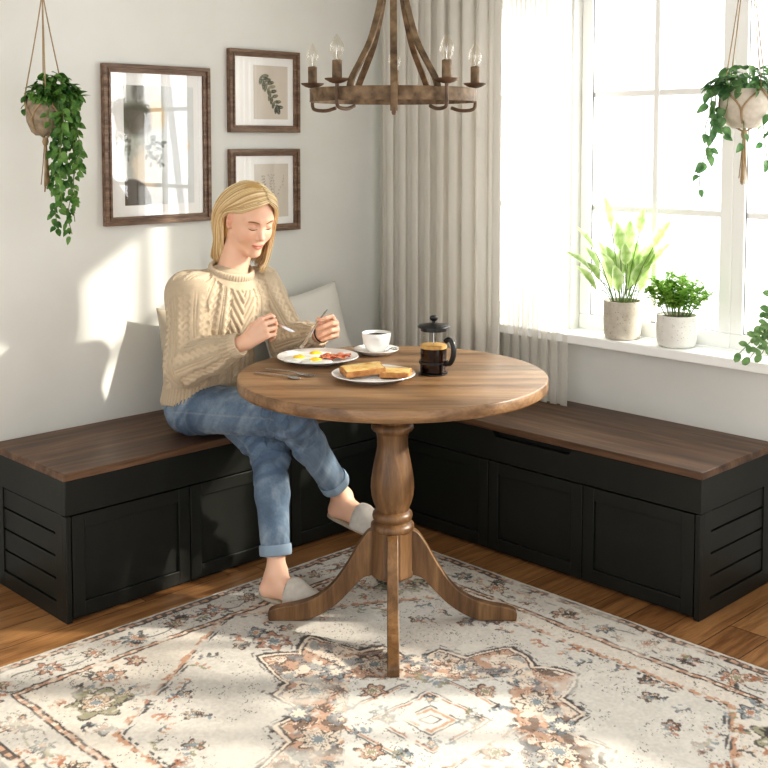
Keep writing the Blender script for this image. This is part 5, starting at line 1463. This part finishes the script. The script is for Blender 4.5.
for s in 'RL':
    hp, kn, an = J['hp' + s], J['kn' + s], J['an' + s]
    for a, b, part_ in ((hp, kn, 0), (kn, an, 1)):
        t, d = seg_t(V, a, b); m = (d < .115) & (t > -.1) & (t < 1.1); ax = nrm(b - a); q = V - a; ref = nrm(np.cross(ax, (0, 0, 1) if part_ == 0 else (1, 0, 0))); r2 = np.cross(ax, ref)
        aa = np.arctan2(q @ r2, q @ ref); L_ = q @ ax
        fold = np.sin(L_ * 120 + 2.2 * np.sin(aa * 1.5 + part_) + 3 * fbm(L_ * 8, aa, 7))
        near = np.exp(-((t - (1 if part_ == 0 else 0)) / .22) ** 2) + .6 * np.exp(-((t - (0 if part_ == 0 else 1)) / .22) ** 2)
        w_ += m * fold * near * .0065 * (.4 + fbm(L_ * 12 + 5, aa * 2, 11))
        # outer seam on the outside of the leg
        out = np.array([-1.0, .0, .0]) if part_ == 0 else np.array([-.7, .7, 0]); out = nrm(out - ax * (out @ ax)); o2 = np.cross(ax, out)
        am = np.arctan2(q @ o2, q @ out); sd2 = am * d
        seam = np.maximum(seam, m * (d < .11) * np.exp(-(sd2 / .0022) ** 2) * (t > 0) * (t < 1))
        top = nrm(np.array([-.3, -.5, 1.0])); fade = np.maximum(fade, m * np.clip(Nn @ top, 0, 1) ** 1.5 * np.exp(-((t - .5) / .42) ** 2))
V2 = V + Nn * (np.clip(w_, -.004, .007) + .0016 * seam)[:, None]
nz_ = fbm(V[:, 0] * 18 + V[:, 2] * 9, V[:, 1] * 18 + V[:, 2] * 14, 61, 4); tw = vnoise((V[:, 0] + V[:, 2]) * 380, (V[:, 1] + V[:, 2] * .3) * 260, 4)
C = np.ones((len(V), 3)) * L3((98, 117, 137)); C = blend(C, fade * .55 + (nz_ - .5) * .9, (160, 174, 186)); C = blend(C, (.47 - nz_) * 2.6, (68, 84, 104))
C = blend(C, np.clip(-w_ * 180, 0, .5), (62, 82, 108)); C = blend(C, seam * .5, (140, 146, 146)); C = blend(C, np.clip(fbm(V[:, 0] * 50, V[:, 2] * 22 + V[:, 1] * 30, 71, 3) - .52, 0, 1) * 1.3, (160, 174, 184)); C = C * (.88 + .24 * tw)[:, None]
def m_denim():
    m, nt, out = newmat('washed_denim'); at = N(nt, 'ShaderNodeAttribute'); at.attribute_name = 'Col'
    princ(nt, out, at.outputs[0], .85, bumpn(nt, noise(nt, coords(nt, (1, 1, 1.6), (0, .6, .4)), 700, 3), .35, .0008), Sheen_Weight=.1); return m
M['denim'] = m_denim()
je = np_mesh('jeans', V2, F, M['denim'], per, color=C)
for s in 'RL':
    kn, an = J['kn' + s], J['an' + s]; c_ = an + (kn - an) * .185; ax = nrm(an - kn); u = nrm(np.cross(ax, (0, 1, .3))); v = np.cross(ax, u); me = MB(); n = 56; prof = [(.0445, -.016), (.0495, -.018), (.0515, -.012), (.0515, .010), (.0495, .016), (.0450, .017), (.0420, .012), (.0410, -.010)]
    Vv = []
    for i in range(n):
        a = 2 * PI * i / n; wob = .0012 * math.sin(3 * a) + .0008 * math.sin(7 * a)
        for r_, z in prof: Vv.append(tuple(c_ + (u * math.cos(a) + v * math.sin(a)) * (r_ + wob) + ax * z))
    m_ = len(prof); me.add(Vv, [(i * m_ + k, i * m_ + (k + 1) % m_, ((i + 1) % n) * m_ + (k + 1) % m_, ((i + 1) % n) * m_ + k) for i in range(n) for k in range(m_)])
    me.c = [(*L3((136, 154, 170)), 1)] * len(Vv); me.build('rolled_hem', M['denim'], je, True, sharp=60)

# ---- slippers
M['felt'] = simple('grey_felt', (196, 190, 180), .95, (184, 178, 168), 60, .4, 500, .0008)
M['sole'] = simple('slipper_sole', (176, 166, 150), .8, (164, 154, 138), 30)
for s, ft, an in (('L', ftL, J['anL']), ('R', ftR, J['anR'])):
    hl_, bl_, to_ = ft['heel'], ft['ball'], ft['toe']; f_ = nrm(to_ - hl_); 
    dn = -nrm(np.cross(np.cross(f_, (0, 0, 1.0)), f_)) if True else None
    upv = nrm(np.array([0, 0, 1.0]) - f_ * f_[2]); sd_ = np.cross(f_, upv)
    base = hl_ - upv * (.030 if s == 'L' else .030)
    Lf = np.linalg.norm(to_ - hl_) + .070
    st_ = base - f_ * .034
    def w_at(t): return .034 + .010 * math.sin(PI * min(1, t * 1.15) - .6) if t < .9 else .036
    pr = empty('slipper', tuple(st_), None, None); pr.parent = per; pr.location = Vector(st_) - per.location
    def outline(k, n=40):
        o_ = []
        for i in range(n):
            a = 2 * PI * i / n; x = .5 - .5 * math.cos(a); y = math.sin(a); wx_ = (.033 + .011 * sstep(.25, .75, x)) * k
            y = math.copysign(abs(y) ** .72, y); o_.append((x * Lf, y * wx_))
        return o_
    MB().prism(outline(1), 0, .012, lambda a, b, t_: tuple(st_ + f_ * a + sd_ * b + upv * t_)).build('sole', M['sole'], pr, True, bevel=.003)
    # upper: vamp shell over the toes
    def vamp(P, st_=st_, f_=f_, sd_=sd_, upv=upv, Lf=Lf):
        q = P - st_.astype(np.float32); x = q @ f_.astype(np.float32); y = q @ sd_.astype(np.float32); z = q @ upv.astype(np.float32)
        L_ = np.stack([x, y, z], 1).astype(np.float32)
        d = smin(ell(L_, (Lf * .74, 0, .012), (Lf * .275, .049, .046)), ell(L_, (Lf * .54, 0, .020), (Lf * .22, .048, .066)), .02)
        d = smax(d, -(z - .010), .003)
        d = smax(d, -(x - Lf * (.40) - z * .25), .004)
        inner = smin(ell(L_, (Lf * .72, 0, .010), (Lf * .255, .044, .041)), ell(L_, (Lf * .50, 0, .020), (Lf * .24, .044, .061)), .02)
        return smax(d, -inner, .003)
    pts = np.array([st_, st_ + f_ * Lf]); Vv, Fv = surfnet(vamp, pts.min(0) - .07, pts.max(0) + .08, .0022)
    np_mesh('upper', Vv, Fv, M['felt'], pr)

# ---- cutlery in the hands
def grip(H):
    return (H['tips'][0] + H['tips'][4]) / 2
gl = grip(HLt); dl = nrm(-RR * .50 - UPZ * .72 + CAMD * .25); 
fork(Vector(gl - dl * .045), Vector(gl + dl * .105), 'steel fork held in the left hand above the egg plate', None, Vector((0, 0, 1)))
gr_ = grip(HRt); dr = nrm(RR * .9 - UPZ * .42 + CAMD * .15)
def knife(p0, p1, lb):
    L = (p1 - p0).length; d = (p1 - p0).normalized(); s = Vector((0, 0, 1)).cross(d).normalized(); u = d.cross(s)
    r = empty('table_knife', p0, lb, 'knife')
    MB().tube([p0, p0 + d * .01, p0 + d * L * .25, p0 + d * L * .5], [.0028, .0036, .0034, .0024], 10).build('handle', M['steel'], r, True)
    pl = [(L * .49, -.002), (L * .56, -.005), (L * .85, -.0055), (L * .97, -.002), (L, .003), (L * .9, .0035), (L * .5, .002)]
    MB().prism(pl, -.0007, .0007, lambda a, b, t_: tuple(p0 + d * a + u * b + s * t_)).build('blade', M['steel'], r)
    return r
knife(Vector(gr_ - dr * .035), Vector(gr_ + dr * .085), 'steel table knife held in the right hand')
SUN_E, SUN_EL, SUN_AZ = 4.9, 24.5, 44
WORLD_E = 1.95
AREAS = [('window_light', -.75, .4, 3), ('window_light', -1.29, .55, 9), ('window_light', -1.9, .55, 10), ('window_light', -2.9, 1.3, 26), ('window_light', -3.9, .7, 14)]
FILLS = []
VIEW, LOOK, EXPO = 'Standard', 'Medium High Contrast', 0.0
# ================================================================== CAMERA, LIGHT
cd = bpy.data.cameras.new('camera'); cam = bpy.data.objects.new('camera', cd); col.objects.link(cam)
cam.location = (-3.454274, -3.487368, 1.449408)
yaw, pitch = .795872, .071449
fw = Vector((math.cos(yaw) * math.cos(pitch), math.sin(yaw) * math.cos(pitch), -math.sin(pitch)))
rt = Vector((math.sin(yaw), -math.cos(yaw), 0)); up = rt.cross(fw)
cam.rotation_euler = Matrix((rt, up, -fw)).transposed().to_euler()
cd.sensor_width = 36; cd.lens = 1125.2 / 768 * 36; cd.shift_y = -163.6 / 768; cd.clip_start = .05
bpy.context.scene.camera = cam

sd = bpy.data.lights.new('sun', 'SUN'); sd.energy = SUN_E; sd.color = (1, .92, .79); sd.angle = math.radians(1.6)
so = bpy.data.objects.new('sun', sd); col.objects.link(so)
el = math.radians(SUN_EL); az = math.radians(SUN_AZ)     # azimuth of travel measured from -x towards +y
d = Vector((-math.cos(az) * math.cos(el), math.sin(az) * math.cos(el), -math.sin(el)))
so.rotation_euler = d.to_track_quat('-Z', 'Y').to_euler(); so.location = (2, -2, 3)
# daylight through the windows
def area(name, loc, dirv, sx, sy, e, colr=(1, 1, 1)):
    a = bpy.data.lights.new(name, 'AREA'); a.shape = 'RECTANGLE'; a.size = sx; a.size_y = sy; a.energy = e; a.color = colr
    o = bpy.data.objects.new(name, a); col.objects.link(o); o.location = loc
    o.rotation_euler = Vector(dirv).to_track_quat('-Z', 'Y').to_euler(); return o
for nm, y, wd, e in AREAS: area(nm, (.35, y, 1.45), (-1, 0, -.12), wd, 1.3, e, (1, .99, .97))
for nm, loc, dv, sx, sy, e in FILLS: area(nm, loc, dv, sx, sy, e, (1, .985, .96))
w = bpy.data.worlds.new('world'); w.use_nodes = True; bpy.context.scene.world = w
bg = w.node_tree.nodes['Background']; bg.inputs[0].default_value = (.97, .985, 1, 1); bg.inputs[1].default_value = WORLD_E
vs = bpy.context.scene.view_settings
vs.view_transform = VIEW; vs.look = LOOK; vs.exposure = EXPO; vs.gamma = 1
cy = bpy.context.scene.cycles
cy.use_denoising = True; cy.max_bounces = 10; cy.diffuse_bounces = 5; cy.transparent_max_bounces = 24; cy.caustics_reflective = False; cy.caustics_refractive = False
cy.sample_clamp_indirect = 6
